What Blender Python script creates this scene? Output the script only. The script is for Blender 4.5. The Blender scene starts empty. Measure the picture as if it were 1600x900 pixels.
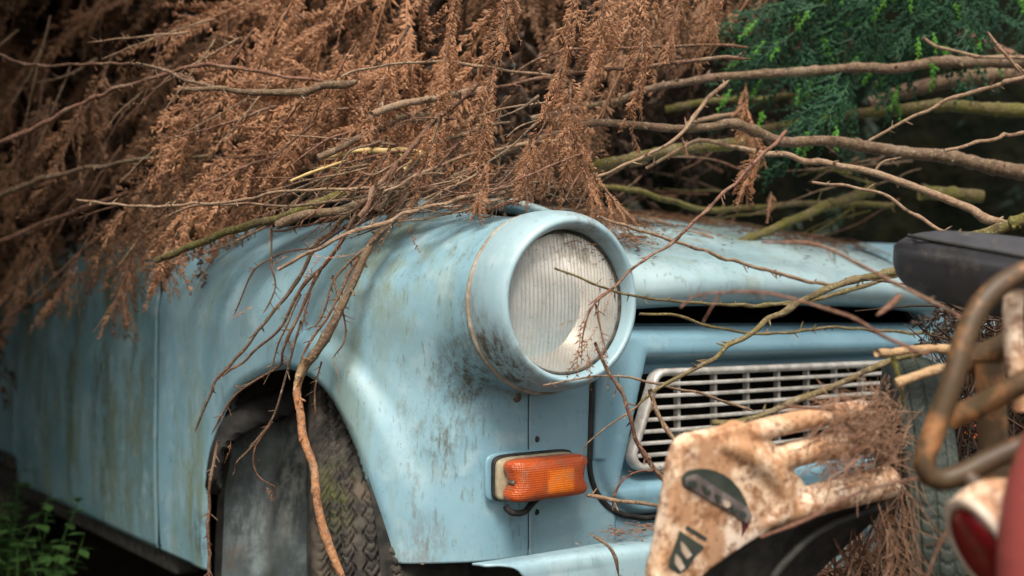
import bpy, math, random
import numpy as np
from mathutils import Vector
R_ = math.radians
rng = np.random.default_rng(7)
random.seed(7)
scn = bpy.context.scene
COL = scn.collection

# ------------------------------------------------------------------ camera
CAM = np.array([-.697, -1.045, .65]); YAW = R_(37.8); PITCH = math.atan(50/1700); FPX = 1700.
_d = np.array([math.sin(YAW)*math.cos(PITCH), math.cos(YAW)*math.cos(PITCH), math.sin(PITCH)])
_r = np.array([math.cos(YAW), -math.sin(YAW), 0.])
_u = np.cross(_r, _d)
cam_d = bpy.data.cameras.new('camera'); cam = bpy.data.objects.new('camera', cam_d); COL.objects.link(cam)
cam.location = CAM; cam.rotation_euler = (math.pi/2+PITCH, 0, -YAW)
cam_d.sensor_width = 36; cam_d.lens = 36*FPX/1600; cam_d.clip_start = .02; cam_d.clip_end = 500
cam_d.dof.use_dof = True; cam_d.dof.focus_distance = 1.405; cam_d.dof.aperture_fstop = 2.8
scn.camera = cam

# ------------------------------------------------------------------ light
to_sun = Vector((-.46, -.52, 1.0)).normalized()
SUN_EL = math.asin(to_sun.z); SUN_AZ = math.atan2(to_sun.x, to_sun.y)
w = bpy.data.worlds.new('World'); scn.world = w; w.use_nodes = True
nt = w.node_tree; bg = nt.nodes['Background']
sky = nt.nodes.new('ShaderNodeTexSky'); sky.sky_type = 'NISHITA'; sky.sun_disc = False
sky.sun_elevation = SUN_EL; sky.sun_rotation = SUN_AZ; sky.dust_density = 3.0; sky.air_density = 1.0; sky.ozone_density = .6
hs = nt.nodes.new('ShaderNodeHueSaturation'); hs.inputs['Saturation'].default_value = .38
tint = nt.nodes.new('ShaderNodeMix'); tint.data_type = 'RGBA'; tint.blend_type = 'MULTIPLY'; tint.inputs[0].default_value = 1
tint.inputs[7].default_value = (1.06, 1.0, .90, 1)
nt.links.new(sky.outputs[0], hs.inputs['Color']); nt.links.new(hs.outputs[0], tint.inputs[6]); nt.links.new(tint.outputs[2], bg.inputs[0])
bg.inputs[1].default_value = .10
sd = bpy.data.lights.new('sun', 'SUN'); sun = bpy.data.objects.new('sun', sd); COL.objects.link(sun)
sd.energy = 1.5; sd.angle = R_(18); sd.color = (1, .93, .82)
sun.rotation_euler = to_sun.to_track_quat('Z', 'Y').to_euler(); sun.location = (-2, -2, 6)
vs = scn.view_settings; scn.display_settings.display_device = 'sRGB'
vs.view_transform = 'Standard'; vs.look = 'None'; vs.exposure = 1.28; vs.gamma = 1
scn.cycles.max_bounces = 8; scn.cycles.transparent_max_bounces = 12; scn.cycles.use_denoising = True
scn.cycles.sample_clamp_indirect = 6

# ------------------------------------------------------------------ helpers
def P(px, py, d):
    return CAM + d*(_d + (px-800)/FPX*_r - (py-450)/FPX*_u)
def ray(px, py):
    return _d + (px-800)/FPX*_r - (py-450)/FPX*_u
def on_y(px, py, Y):
    v = ray(px, py); return CAM + v*((Y-CAM[1])/v[1])
def sm(a, b, x):
    t = np.clip((np.asarray(x, float)-a)/(b-a), 0, 1); return t*t*(3-2*t)
def tag(o, label=None, cat=None, group=None, kind=None):
    if label: o['label'] = label
    if cat: o['category'] = cat
    if group: o['group'] = group
    if kind: o['kind'] = kind
    return o
def thing(name, label, cat, loc=(0, 0, 0), group=None):
    o = bpy.data.objects.new(name, None); COL.objects.link(o); o.location = loc; o.empty_display_size = .05
    return tag(o, label, cat, group)
def worigin(o):
    p = np.zeros(3)
    while o is not None: p = p + np.array(o.location); o = o.parent
    return p
def raw_mesh(name, V, F, mat=None, smooth=True):
    me = bpy.data.meshes.new(name); V = np.asarray(V, float)
    if isinstance(F, np.ndarray):
        k = F.shape[1]; n = len(F)
        me.vertices.add(len(V)); me.vertices.foreach_set('co', V.astype(np.float32).ravel())
        me.loops.add(n*k); me.loops.foreach_set('vertex_index', F.astype(np.int32).ravel())
        me.polygons.add(n); me.polygons.foreach_set('loop_start', np.arange(0, n*k, k, dtype=np.int32))
        me.update(calc_edges=True)
    else:
        me.from_pydata([tuple(v) for v in V], [], [tuple(int(i) for i in f) for f in F])
    me.polygons.foreach_set('use_smooth', np.full(len(me.polygons), bool(smooth)))
    me.update()
    if mat: me.materials.append(mat)
    return me
def mk(name, V, F, mat, parent=None, smooth=True):
    V = np.asarray(V, float)
    if parent is None:
        o0 = V.mean(0); loc = o0
    else:
        o0 = worigin(parent); loc = np.zeros(3)
    me = raw_mesh(name, V-o0, F, mat, smooth)
    o = bpy.data.objects.new(name, me); COL.objects.link(o); o.location = loc
    if parent is not None: o.parent = parent
    return o
def grid_faces(nu, nv, closed_u=False, closed_v=False):
    F = []
    iu = np.arange(nu if closed_u else nu-1); iv = np.arange(nv if closed_v else nv-1)
    A, B = np.meshgrid(iu, iv, indexing='ij'); A = A.ravel(); B = B.ravel(); A2 = (A+1) % nu; B2 = (B+1) % nv
    return np.stack([A*nv+B, A2*nv+B, A2*nv+B2, A*nv+B2], 1)
def bevel(o, width, seg=2):
    m = o.modifiers.new('bevel', 'BEVEL'); m.width = width; m.segments = seg; m.limit_method = 'ANGLE'; m.angle_limit = R_(40); return o
def solid(o, th, off=0):
    m = o.modifiers.new('solidify', 'SOLIDIFY'); m.thickness = th; m.offset = off; return o
def catmull(pts, step):
    pts = np.asarray(pts, float); n = len(pts)
    if n < 2: return pts
    e = np.vstack([2*pts[0]-pts[1], pts, 2*pts[-1]-pts[-2]]); out = []
    for i in range(n-1):
        p0, p1, p2, p3 = e[i:i+4]; L = np.linalg.norm((p2-p1)[:3]); k = max(1, int(L/step))
        t = (np.arange(k)/k)[:, None]
        out.append(.5*((2*p1)+(-p0+p2)*t+(2*p0-5*p1+4*p2-p3)*t**2+(-p0+3*p1-3*p2+p3)*t**3))
    out.append(pts[-1:]); return np.vstack(out)
def tube(pts, rad, seg=8, flat=None):
    """pts (n,3), rad (n,) -> verts, list faces, closed ends"""
    pts = np.asarray(pts, float); n = len(pts); rad = np.broadcast_to(np.asarray(rad, float), (n,))
    T = np.gradient(pts, axis=0); T /= np.linalg.norm(T, axis=1)[:, None]+1e-12
    up = np.array([0, 0, 1.]) if abs(T[0][2]) < .9 else np.array([1., 0, 0])
    N = np.zeros((n, 3)); a = np.cross(T[0], up); a /= np.linalg.norm(a)
    for i in range(n):
        a = a - T[i]*np.dot(a, T[i]); a /= np.linalg.norm(a)+1e-12; N[i] = a
    B = np.cross(T, N); th = np.arange(seg)/seg*2*math.pi
    V = pts[:, None] + rad[:, None, None]*(np.cos(th)[None, :, None]*N[:, None]+np.sin(th)[None, :, None]*B[:, None]*(1 if flat is None else flat))
    F = grid_faces(n, seg, closed_v=True).tolist(); V = V.reshape(-1, 3)
    F.append(list(range(seg))[::-1]); F.append(list(range((n-1)*seg, n*seg)))
    return V, F
def merge(parts):
    V = []; F = []; k = 0
    for v, f in parts:
        v = np.asarray(v); V.append(v)
        F += [[int(i)+k for i in q] for q in f]; k += len(v)
    return np.vstack(V), F
def box(c, s):
    x, y, z = np.array(s)/2; c = np.array(c)
    V = np.array([[i*x, j*y, k*z] for i in (-1, 1) for j in (-1, 1) for k in (-1, 1)])+c
    return V, [[0, 1, 3, 2], [4, 6, 7, 5], [0, 4, 5, 1], [2, 3, 7, 6], [0, 2, 6, 4], [1, 5, 7, 3]]
def lathe(prof, c, axis, n=96, start=None):
    """prof list of (r, h): radius and height along axis"""
    axis = np.array(axis, float); axis /= np.linalg.norm(axis)
    a = np.cross(axis, [0, 0, 1.] if abs(axis[2]) < .9 else [1., 0, 0]); a /= np.linalg.norm(a); b = np.cross(axis, a)
    th = np.arange(n)/n*2*math.pi; pr = np.asarray(prof, float)
    V = np.array(c)+pr[:, 1][:, None, None]*axis+pr[:, 0][:, None, None]*(np.cos(th)[None, :, None]*a+np.sin(th)[None, :, None]*b)
    return V.reshape(-1, 3), grid_faces(len(pr), n, closed_v=True)

def loft(rows): 
    A = np.array(rows, float); return A.reshape(-1, 3), grid_faces(A.shape[0], A.shape[1])

# ------------------------------------------------------------------ materials
class NT:
    def __init__(s, name):
        s.m = bpy.data.materials.new(name); s.m.use_nodes = True; s.t = s.m.node_tree
        s.b = s.t.nodes['Principled BSDF']; s.geo = s.t.nodes.new('ShaderNodeNewGeometry')
    def n(s, typ, **k):
        x = s.t.nodes.new(typ)
        for a, v in k.items(): setattr(x, a, v)
        return x
    def put(s, sock, v):
        if isinstance(v, bpy.types.NodeSocket): s.t.links.new(v, sock)
        elif isinstance(v, (tuple, list)): sock.default_value = tuple(v)+((1,) if len(v) == 3 and sock.type == 'RGBA' else ())
        else: sock.default_value = v
    def pos(s, scale=(1, 1, 1), off=(0, 0, 0)):
        x = s.n('ShaderNodeMapping'); s.put(x.inputs['Vector'], s.geo.outputs['Position']); x.inputs['Scale'].default_value = scale; x.inputs['Location'].default_value = off
        return x.outputs[0]
    def obj(s, scale=(1, 1, 1)):
        c = s.n('ShaderNodeTexCoord'); x = s.n('ShaderNodeMapping'); s.put(x.inputs['Vector'], c.outputs['Object']); x.inputs['Scale'].default_value = scale
        return x.outputs[0]
    def noise(s, vec, scale, detail=4, rough=.6, dist=0):
        x = s.n('ShaderNodeTexNoise'); s.put(x.inputs['Vector'], vec); x.inputs['Scale'].default_value = scale
        x.inputs['Detail'].default_value = detail; x.inputs['Roughness'].default_value = rough; x.inputs['Distortion'].default_value = dist
        return x.outputs[0]
    def ramp(s, f, a, b, lo=0., hi=1.):
        x = s.n('ShaderNodeMapRange', interpolation_type='SMOOTHSTEP'); s.put(x.inputs[0], f)
        for i, v in zip((1, 2, 3, 4), (a, b, lo, hi)): x.inputs[i].default_value = v
        return x.outputs[0]
    def math(s, op, a, b=0.):
        x = s.n('ShaderNodeMath', operation=op); s.put(x.inputs[0], a); s.put(x.inputs[1], b); return x.outputs[0]
    def mul(s, *a):
        o = a[0]
        for b in a[1:]: o = s.math('MULTIPLY', o, b)
        return o
    def mix(s, f, a, b):
        x = s.n('ShaderNodeMix', data_type='RGBA'); s.put(x.inputs[0], f); s.put(x.inputs[6], a); s.put(x.inputs[7], b); return x.outputs[2]
    def near(s, p, r0, r1, sc=(1, 1, 1)):
        """1 inside r0 of point p, 0 beyond r1 (ellipsoid by sc)"""
        v = s.n('ShaderNodeVectorMath', operation='SUBTRACT'); s.put(v.inputs[0], s.geo.outputs['Position']); v.inputs[1].default_value = tuple(p)
        k = s.n('ShaderNodeVectorMath', operation='MULTIPLY'); s.put(k.inputs[0], v.outputs[0]); k.inputs[1].default_value = sc
        l = s.n('ShaderNodeVectorMath', operation='LENGTH'); s.put(l.inputs[0], k.outputs[0])
        return s.ramp(l.outputs['Value'], r0, r1, 1., 0.)
    def bump(s, h, strength=.3, dist=.002):
        x = s.n('ShaderNodeBump'); s.put(x.inputs['Height'], h); x.inputs['Strength'].default_value = strength; x.inputs['Distance'].default_value = dist
        s.put(s.b.inputs['Normal'], x.outputs[0]); return x.outputs[0]
    def out(s, col=None, rough=None, metal=None, spec=None):
        if col is not None: s.put(s.b.inputs['Base Color'], col)
        if rough is not None: s.put(s.b.inputs['Roughness'], rough)
        if metal is not None: s.put(s.b.inputs['Metallic'], metal)
        if spec is not None: s.put(s.b.inputs['Specular IOR Level'], spec)
        return s.m

def simple(name, col, col2=None, scale=30, rough=.7, metal=0, bump=0., spec=.4, det=4, obj=False):
    t = NT(name); v = t.obj() if obj else t.pos()
    n = t.noise(v, scale, det)
    c = t.mix(t.ramp(n, .35, .65), col, col2 or col)
    if bump: t.bump(n, bump)
    return t.out(c, rough, metal, spec)

def paint(name, base, base2, algae=1., grime=1., extra=(), rough=.34):
    t = NT(name); p = t.pos()
    big = t.noise(p, 5, 5); fine = t.noise(p, 60, 5, .7)
    c = t.mix(t.ramp(big, .35, .65), base, base2)
    c = t.mix(t.mul(t.ramp(t.noise(t.pos(off=(3, 1, 2)), 16, 6, .7), .5, .72), .5), c, (.43, .545, .58))           # chalky bleaching
    streak = t.noise(t.pos((9, 9, 1.6)), 1.6, 6, .65, .3)
    c = t.mix(t.mul(t.ramp(streak, .50, .70), .65*algae), c, (.17, .19, .085))       # green algae runs
    gr = t.noise(t.pos((1, 1, .35), (5, 2, 1)), 34, 6, .75)
    c = t.mix(t.mul(t.ramp(gr, .54, .72), .62*grime), c, (.14, .15, .115))               # soot grime
    sp = t.noise(t.pos((1, 1, .5), (1, 7, 1)), 210, 5, .75, .4)
    cl = t.noise(t.pos(off=(9, 9, 3)), 7, 3)
    c = t.mix(t.mul(t.ramp(sp, .60, .72), t.ramp(cl, .42, .66), .75*grime), c, (.07, .065, .05))        # dark specks
    tk = t.noise(t.pos((1, 1, .22), (6, 1, 4)), 120, 3, .6)
    c = t.mix(t.mul(t.ramp(tk, .60, .67), t.ramp(t.noise(t.pos(off=(1, 3, 8)), 4, 3), .40, .6), .45*grime), c, (.10, .115, .08))   # rain ticks
    rust = t.noise(t.pos(off=(4, 8, 0)), 26, 6, .7)
    c = t.mix(t.mul(t.ramp(rust, .68, .74), .8*grime), c, (.16, .07, .03))
    ro = t.ramp(fine, .3, .7, rough-.08, rough+.16)
    for (pt, r0, r1, sc, col, amt) in extra:
        msk = t.mul(t.near(pt, r0, r1, sc), t.ramp(t.noise(t.pos((1, 1, .4), (2, 2, 2)), 75 if r1 < .1 else 15, 8, .8), .42, .60), amt)
        c = t.mix(msk, c, col); ro = t.math('MAXIMUM', ro, t.mul(msk, .9))
    t.bump(t.math('ADD', fine, t.mul(sp, .6)), .10, .0012)
    return t.out(c, ro, 0, .65)

def bark(name, col, col2, moss=0., peel=0.):
    t = NT(name); p = t.pos(); n = t.noise(p, 90, 6, .7); n2 = t.noise(p, 18, 4)
    c = t.mix(t.ramp(n, .35, .65), col, col2)
    c = t.mix(t.mul(t.ramp(n2, .5, .7), .45), c, (.30, .24, .17))
    if moss: c = t.mix(t.mul(t.ramp(t.noise(t.pos(off=(2, 0, 5)), 26, 5), .38, .60), moss), c, (.13, .125, .02))
    sp = t.noise(p, 300, 2)
    c = t.mix(t.mul(t.ramp(sp, .58, .68), .6), c, (.40, .36, .28)); c = t.mix(t.mul(t.ramp(t.noise(t.pos(off=(7, 7, 1)), 45, 5, .7), .56, .66), .7), c, (.05, .032, .022))
    t.bump(t.math('ADD', t.mul(n, 1.6), t.mul(sp, .6)), 1., .003)
    return t.out(c, .8, 0, .25)

def leafmat(name, cols, tip=None, trans=.25):
    t = NT(name); p = t.pos(); oi = t.n('ShaderNodeObjectInfo')
    n = t.noise(p, 14, 4); n2 = t.noise(t.pos(off=(4, 4, 4)), 120, 2)
    c = t.mix(t.ramp(n, .36, .64), cols[0], cols[1]); c = t.mix(t.mul(t.ramp(n2, .45, .65), .7), c, cols[2])
    if tip:
        a = t.n('ShaderNodeAttribute', attribute_name='tip'); c = t.mix(a.outputs['Fac'], c, tip)
    t.out(c, .62, 0, .35)
    t.b.inputs['Subsurface Weight'].default_value = 0
    tr = t.n('ShaderNodeBsdfTranslucent'); t.put(tr.inputs[0], c); mx = t.n('ShaderNodeMixShader'); mx.inputs[0].default_value = trans
    o = t.t.nodes['Material Output']; t.t.links.new(t.b.outputs[0], mx.inputs[1]); t.t.links.new(tr.outputs[0], mx.inputs[2]); t.t.links.new(mx.outputs[0], o.inputs[0])
    return t.m

# ---- body shape shared by the panels
CW = 1.505
LX, LZ = .200, .672
def fx(X):
    Xs = np.minimum(X, CW-X); return .095-.035*sm(.2, .55, Xs)
def f_body(p):
    X, Y, Z = p[..., 0], p[..., 1], p[..., 2]
    X0 = .012*((Y-1.2)/.9)**2+.22*np.maximum(0, .42-Z)**2
    ztop = .80+.065*sm(.55, 1.5, Y); Rx, Ry, Rz = .20, .24, .17
    a = np.maximum(Rx-(X-X0), 0)/Rx; b = np.maximum(Ry-(Y-fx(X)), 0)/Ry; c = np.maximum(Z-(ztop-Rz), 0)/Rz
    e = 2.25; d1 = ((a**e+b**e+c**e+1e-12)**(1/e)-1)*.17
    q = np.sqrt((X-LX)**2+(Z-LZ)**2)-(.1135+.05*np.clip(Y-.05, 0, .3)); d2 = np.maximum(q, .052-Y)
    k = .010+.045*(1-sm(.10, .17, X)*sm(.67, .59, Z)); h = np.clip(.5+.5*(d2-d1)/k, 0, 1)
    return d2*(1-h)+d1*h-k*h*(1-h)
def last_hit(O, D, tmax=.55, n=90):
    ts = np.linspace(0, tmax, n); lo = np.zeros(len(O)); hi = np.full(len(O), tmax)
    ins = np.stack([f_body(O+D*t) < 0 for t in ts], 1)
    idx = n-1-np.argmax(ins[:, ::-1], 1); idx = np.minimum(idx, n-2)
    lo = ts[idx]; hi = ts[idx+1]
    for _ in range(18):
        m = (lo+hi)/2; i = f_body(O+D*m[:, None]) < 0; lo = np.where(i, m, lo); hi = np.where(i, hi, m)
    return O+D*lo[:, None]
def cast(px, py):                                   # pixel -> body surface
    v = ray(px, py); ts = np.linspace(.9, 3.2, 3000); pts = CAM+v*ts[:, None]
    i = np.argmax(f_body(pts) < 0); return pts[i]

BLUE, BLUE2 = (.250, .415, .490), (.180, .340, .430)
STAIN = (.072, .068, .046); GREEN = (.13, .15, .05)
M = {}
M['fender'] = paint('weathered_blue_paint', BLUE, BLUE2, .65, 1.05, [
    (cast(728, 590), .012, .062, (1, 1, .55), STAIN, .95), (cast(690, 690), .004, .035, (1, 1, .6), STAIN, .8), (cast(560, 470), .03, .14, (1, 1, .7), (.16, .19, .13), .45), (cast(735, 500), .01, .05, (1, 1, .7), (.12, .12, .09), .7),
    (cast(300, 760), .03, .16, (1, 1.6, .5), (.15, .17, .05), .75), (cast(318, 840), .01, .06, (1, 1, 1), (.05, .05, .04), 1.),
    (cast(640, 380), .03, .16, (1, 1, 1), (.20, .22, .10), .5), (cast(660, 850), .01, .06, (1, 1, 1), (.16, .10, .06), .5)])
M['door'] = paint('mossy_blue_paint', (.18, .31, .36), (.12, .24, .29), 1.1, 1.35, [
    (cast(160, 560), .06, .22, (1, 2.2, .38), (.055, .07, .028), 1.), (cast(110, 620), .03, .2, (1, 2.4, .4), (.07, .085, .03), .9), (cast(215, 470), .03, .15, (1, 2., .5), (.06, .075, .05), .9), (cast(60, 520), .05, .3, (1, 1, .5), (.07, .09, .04), .7), (cast(200, 660), .03, .2, (1, 1, .5), (.10, .11, .05), .7)])
M['front'] = paint('cleaner_blue_paint', (.200, .365, .455), (.165, .32, .415), .15, .45)
M['nose'] = paint('nose_blue_paint', BLUE, (.195, .345, .43), .25, .5)
M['bonnet'] = paint('pale_blue_paint', (.33, .45, .48), (.26, .39, .44), .6, .9, [
    (P(1120, 345, 2.05), .1, .30, (1, 1, 1), (.10, .12, .06), .6)])
M['bezel'] = paint('headlight_ring_paint', (.33, .46, .51), (.26, .405, .475), .2, .5, [
    (P(775, 565, 1.352), .03, .070, (1, 1, .75), (.085, .072, .05), 1.0), (P(752, 490, 1.36), .01, .045, (1, 1, .6), (.17, .15, .10), .8), (P(915, 350, 1.38), .01, .06, (1, 1, 1), (.12, .09, .06), .6)], .36)
M['bumper'] = paint('bumper_blue_paint', (.30, .44, .50), (.24, .385, .46), .1, .5)
M['black'] = simple('black_rubber', (.012, .012, .012), (.03, .028, .025), 60, .75)
M['soot'] = simple('underseal_and_shade_black', (.010, .010, .009), (.035, .032, .027), 45, .85, bump=.5)
M['void'] = simple('hollow_shade_black', (.004, .004, .004), (.008, .008, .007), 20, .95, spec=.05)  # near-black colour puts the shade of the hollows into the surface
M['alu'] = simple('dull_aluminium', (.58, .56, .53), (.36, .34, .31), 45, .38, .25)
M['beige'] = simple('beige_plastic', (.42, .36, .24), (.30, .25, .17), 70, .55)
M['steel'] = simple('tarnished_steel', (.18, .16, .14), (.10, .08, .06), 120, .5, .6)
M['well'] = paint('dirty_grey_blue_paint', (.15, .185, .195), (.09, .115, .12), .6, 1.5, [
    (on_y(450, 740, .65), .03, .08, (1.6, 1, .5), (.46, .47, .45), .95), (on_y(418, 790, .65), .008, .03, (2., 1, .22), (.09, .05, .03), .95), (on_y(372, 872, .65), .012, .03, (1, 1, 1), (.12, .05, .02), 1.), (on_y(365, 700, .65), .02, .08, (1, 1, .8), (.05, .055, .05), .8), (on_y(395, 800, .65), .02, .07, (1, 1, .5), (.33, .38, .40), .7)], .6)  # pale patches paint in a highlight; the rest is rust and dirt
# ================================================================== ground, bank
def gnoise(x, y, s, seed):
    r = np.random.default_rng(seed); o = 0
    for k in range(5):
        a = r.uniform(0, 6.28); f = s*1.7**k; ph = r.uniform(0, 6.28, 2)
        o = o + np.sin((x*math.cos(a)+y*math.sin(a))*f+ph[0])*np.sin((-x*math.sin(a)+y*math.cos(a))*f*1.1+ph[1])/1.6**k
    return o
t = NT('leaf_litter_soil'); p = t.pos(); n = t.noise(p, 8, 8, .7); n2 = t.noise(p, 60, 5, .7)
c = t.mix(t.ramp(n, .35, .65), (.020, .015, .010), (.05, .036, .02)); c = t.mix(t.mul(t.ramp(n2, .5, .65), .7), c, (.10, .06, .035)); t.bump(n2, 1, .02)
M['soil'] = t.out(c, .95, 0, .1)
xs = np.concatenate([-np.geomspace(200, 3, 14), np.linspace(-2.6, 4.2, 90), np.geomspace(4.6, 200, 14)])
ys = np.concatenate([-np.geomspace(200, 3, 14), np.linspace(-2.6, 5.2, 90), np.geomspace(5.6, 200, 14)])
X, Y = np.meshgrid(xs, ys, indexing='ij'); Z = .02*gnoise(X, Y, 5, 3)*np.exp(-(X**2+Y**2)/60)
ground = mk('ground', np.stack([X, Y, Z-.01], -1).reshape(-1, 3), grid_faces(len(xs), len(ys)), M['soil']); tag(ground, kind='structure')

# ================================================================== the car
car = thing('abandoned_car', 'old pale blue small car buried under dead brown conifer branches', 'car', (CW/2, 1.2, 0))
arch_px = [(326, 930), (322, 860), (322, 800), (326, 730), (338, 670), (362, 618), (395, 592), (440, 578), (485, 587), (520, 618), (553, 682), (578, 752), (598, 815), (616, 880), (628, 930)]
arch = np.array([cast(*q)[1:] for q in arch_px]); arch = catmull(arch, .006)
arch_c = np.array([.39, .30])
def arch_dist(y, z):
    d = np.full(y.shape, 1e9)
    for i in range(len(arch)-1):
        a, b = arch[i], arch[i+1]; ab = b-a; t = np.clip(((y-a[0])*ab[0]+(z-a[1])*ab[1])/(ab@ab), 0, 1)
        d = np.minimum(d, np.hypot(y-a[0]-t*ab[0], z-a[1]-t*ab[1]))
    return d
_poly = np.vstack([arch, [arch[-1][0], -1], [arch[0][0], -1]])
def in_arch(y, z):
    r = np.zeros(y.shape, bool); n = len(_poly)
    for i in range(n):
        a, b = _poly[i], _poly[(i+1) % n]
        c_ = ((a[1] > z) != (b[1] > z)); r ^= c_ & (y < (b[0]-a[0])*(z-a[1])/(b[1]-a[1]+1e-12)+a[0])
    return r
def zbot(Y): return .335-.097*sm(.30, .55, Y)
def shell(orig, dirs, zb, phimax, inner=None, step=.0042, ztop0=.63):
    """orig (n,2), dirs (n,2) in plan; returns grid verts n x m"""
    nz = int((ztop0-.24)/step); nphi = max(2, int(.27*phimax/1.57/step)) if phimax > 0 else 0
    rows = []; n = len(orig); zt = np.interp(orig[:, 1], [.5, 1.5], [ztop0, ztop0+.06])
    for k in range(nz):
        z = zb+(zt-zb)*k/(nz-1); rows.append((z, np.zeros(n)))
    for k in range(1, nphi+1): rows.append((zt, np.full(n, phimax*k/nphi)))
    G = []
    for z, ph in rows:
        O = np.column_stack([orig, z]); D = np.column_stack([dirs*np.cos(ph)[:, None], np.sin(ph)]); G.append(last_hit(O, D))
    G = np.stack(G, 1)
    if inner is not None:
        last = G[:, -1]; 
        for f in (.33, .66, 1.):
            q = last.copy(); q[:, 0] = last[:, 0]+(inner-last[:, 0])*f; G = np.concatenate([G, q[:, None]], 1)
    return G
def mirror(V, F):
    V = np.array(V); V[:, 0] = CW-V[:, 0]; return V, (F[:, ::-1] if isinstance(F, np.ndarray) else [f[::-1] for f in F])

# fender: side, corner, up to the seam under the headlight
y_rear = .893
yy = np.arange(y_rear, .335, -.0042); k1 = len(yy)
an = np.linspace(0, math.pi/2, 85); xx = np.array([.204, .208, .212, .2150])
orig = np.vstack([np.column_stack([np.full(k1, .2), yy]), np.tile([.2, .335], (len(an), 1)), np.column_stack([xx, np.full(len(xx), .335)])])
dirs = np.vstack([np.tile([-1., 0], (k1, 1)), np.column_stack([-np.cos(an), -np.sin(an)]), np.tile([0, -1.], (len(xx), 1))])
yguess = orig[:, 1]-np.maximum(0, -dirs[:, 1])*.2
G = shell(orig, dirs, zbot(yguess), 1.62)
nu, nv = G.shape[:2]; V = G.reshape(-1, 3)
D3 = np.repeat(dirs, nv, 0)
side_w = sm(.35, .8, -D3[:, 0])
Yv, Zv = V[:, 1].copy(), V[:, 2].copy()
inside = in_arch(Yv, Zv) & (side_w > 0)
near_m = (side_w > 0) & (Zv < .72)
dist = np.full(len(V), 1.); dist[near_m] = arch_dist(Yv[near_m], Zv[near_m]); dist[inside] = 0
wf = .22+.9*sm(.48, .30, Yv)
fl = .013*wf*(1-sm(.040, .072, dist))-.009*np.clip(1-dist/.014, 0, 1)**2
V[:, 0] += -D3[:, 0]*-1*fl*side_w*1.0; V[:, 1] += D3[:, 1]*fl*side_w
F = grid_faces(nu, nv); keep = ~(inside[F].all(1)); F = F[keep]
# snap inner stragglers onto the arch curve
used = np.unique(F); st = used[inside[used]]
dense = catmull(arch, .0012)
for i in st:
    j = np.argmin((dense[:, 0]-Yv[i])**2+(dense[:, 1]-Zv[i])**2); V[i, 1], V[i, 2] = dense[j]
fender = mk('fender', V, F, M['fender'], car)
fender['label'] = 'pale blue front fender streaked with grime, over the wheel arch'
m_ = fender.modifiers.new('sm', 'SMOOTH'); m_.factor = .35; m_.iterations = 2
solid(fender, .004, -1)
# crown strip from the crest inwards to the bonnet gap
def crown(y0, y1, x1=.345):
    ys_ = np.linspace(y0, y1, 60); xs_ = np.linspace(.185, x1, 16); A, B = np.meshgrid(ys_, xs_, indexing='ij')
    z = .7985+.065*sm(.55, 1.5, A)+.004*np.sin((B-.185)/.16*3.14)-.012*sm(.30, .345, B)
    return np.stack([B, A, z], -1).reshape(-1, 3), grid_faces(60, 16)
v, f = crown(.30, .95); mk('fender_crown', v, f, M['fender'], car)
Vm, Fm = mirror(V, F); mk('fender', Vm, Fm, M['fender'], car)
v, f = mirror(*crown(.30, .95)); mk('fender_crown', v, f, M['fender'], car)

# nose panel between the seam and the middle (one per side), flat apron beneath the front panel
xx = np.arange(.2158, .36, .0045); o2 = np.column_stack([xx, np.full(len(xx), .335)]); d2 = np.tile([0, -1.], (len(xx), 1))
G = shell(o2, d2, np.full(len(xx), .335), 1.62); v, f = G.reshape(-1, 3), grid_faces(*G.shape[:2])
solid(mk('nose_panel', v, f, M['nose'], car), .003, -1); vm, fm = mirror(v, f); mk('nose_panel', vm, fm, M['nose'], car)
xx = np.linspace(.358, CW-.358, 90); zz = np.linspace(.335, .398, 40); A, B = np.meshgrid(xx, zz, indexing='ij')
solid(mk('apron', np.stack([A, fx(A)+.004, B], -1).reshape(-1, 3), grid_faces(90, 40), M['front'], car), .003, -1)
# dark seam line under the headlight
sz = np.linspace(.345, .552, 40); so = np.column_stack([np.full(40, .2154), np.full(40, .335), sz]); sp_ = last_hit(so, np.tile([0, -1., 0], (40, 1)))
v, f = tube(sp_+np.array([0, .0004, 0]), .0008, 6); mk('panel_seam', v, f, M['soot'], car)

# door and the rest of the side
def side_panel(name, ya, yb, zb, mat, phimax=.9):
    yy = np.arange(yb, ya, -.008); G = shell(np.column_stack([np.full(len(yy), .2), yy]), np.tile([-1., 0], (len(yy), 1)), np.full(len(yy), zb), phimax, step=.008)
    v, f = G.reshape(-1, 3), grid_faces(*G.shape[:2]); o = mk(name, v, f, mat, car); solid(o, .006, -1); return v, f
v, f = side_panel('door', .898, 1.93, .238, M['door'])
vm, fm = mirror(v, f); mk('door', vm, fm, M['door'], car)
v, f = side_panel('rear_quarter', 1.936, 3.2, .30, M['door']); vm, fm = mirror(v, f); mk('rear_quarter', vm, fm, M['door'], car)
v, f = box((.008, 1.42, .60), (.012, .10, .02)); 
hv, hf = tube([(-.002, 1.74, .70), (-.028, 1.75, .70), (-.030, 1.80, .70), (-.028, 1.85, .70), (-.002, 1.86, .70)], .007, 8); mk('door_handle', hv, hf, M['steel'], car)
for s in (0, 1):
    v, f = box((.045, 1.9, .222), (.05, 2.1, .05))
    if s: v, f = mirror(v, f)
    bevel(mk('sill', v, f, M['soot'], car), .008)
# dark closing strip behind the door gap
v, f = box((.014, .8955, .52), (.012, .02, .55)); mk('door_gap_strip', v, f, M['soot'], car)
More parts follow.
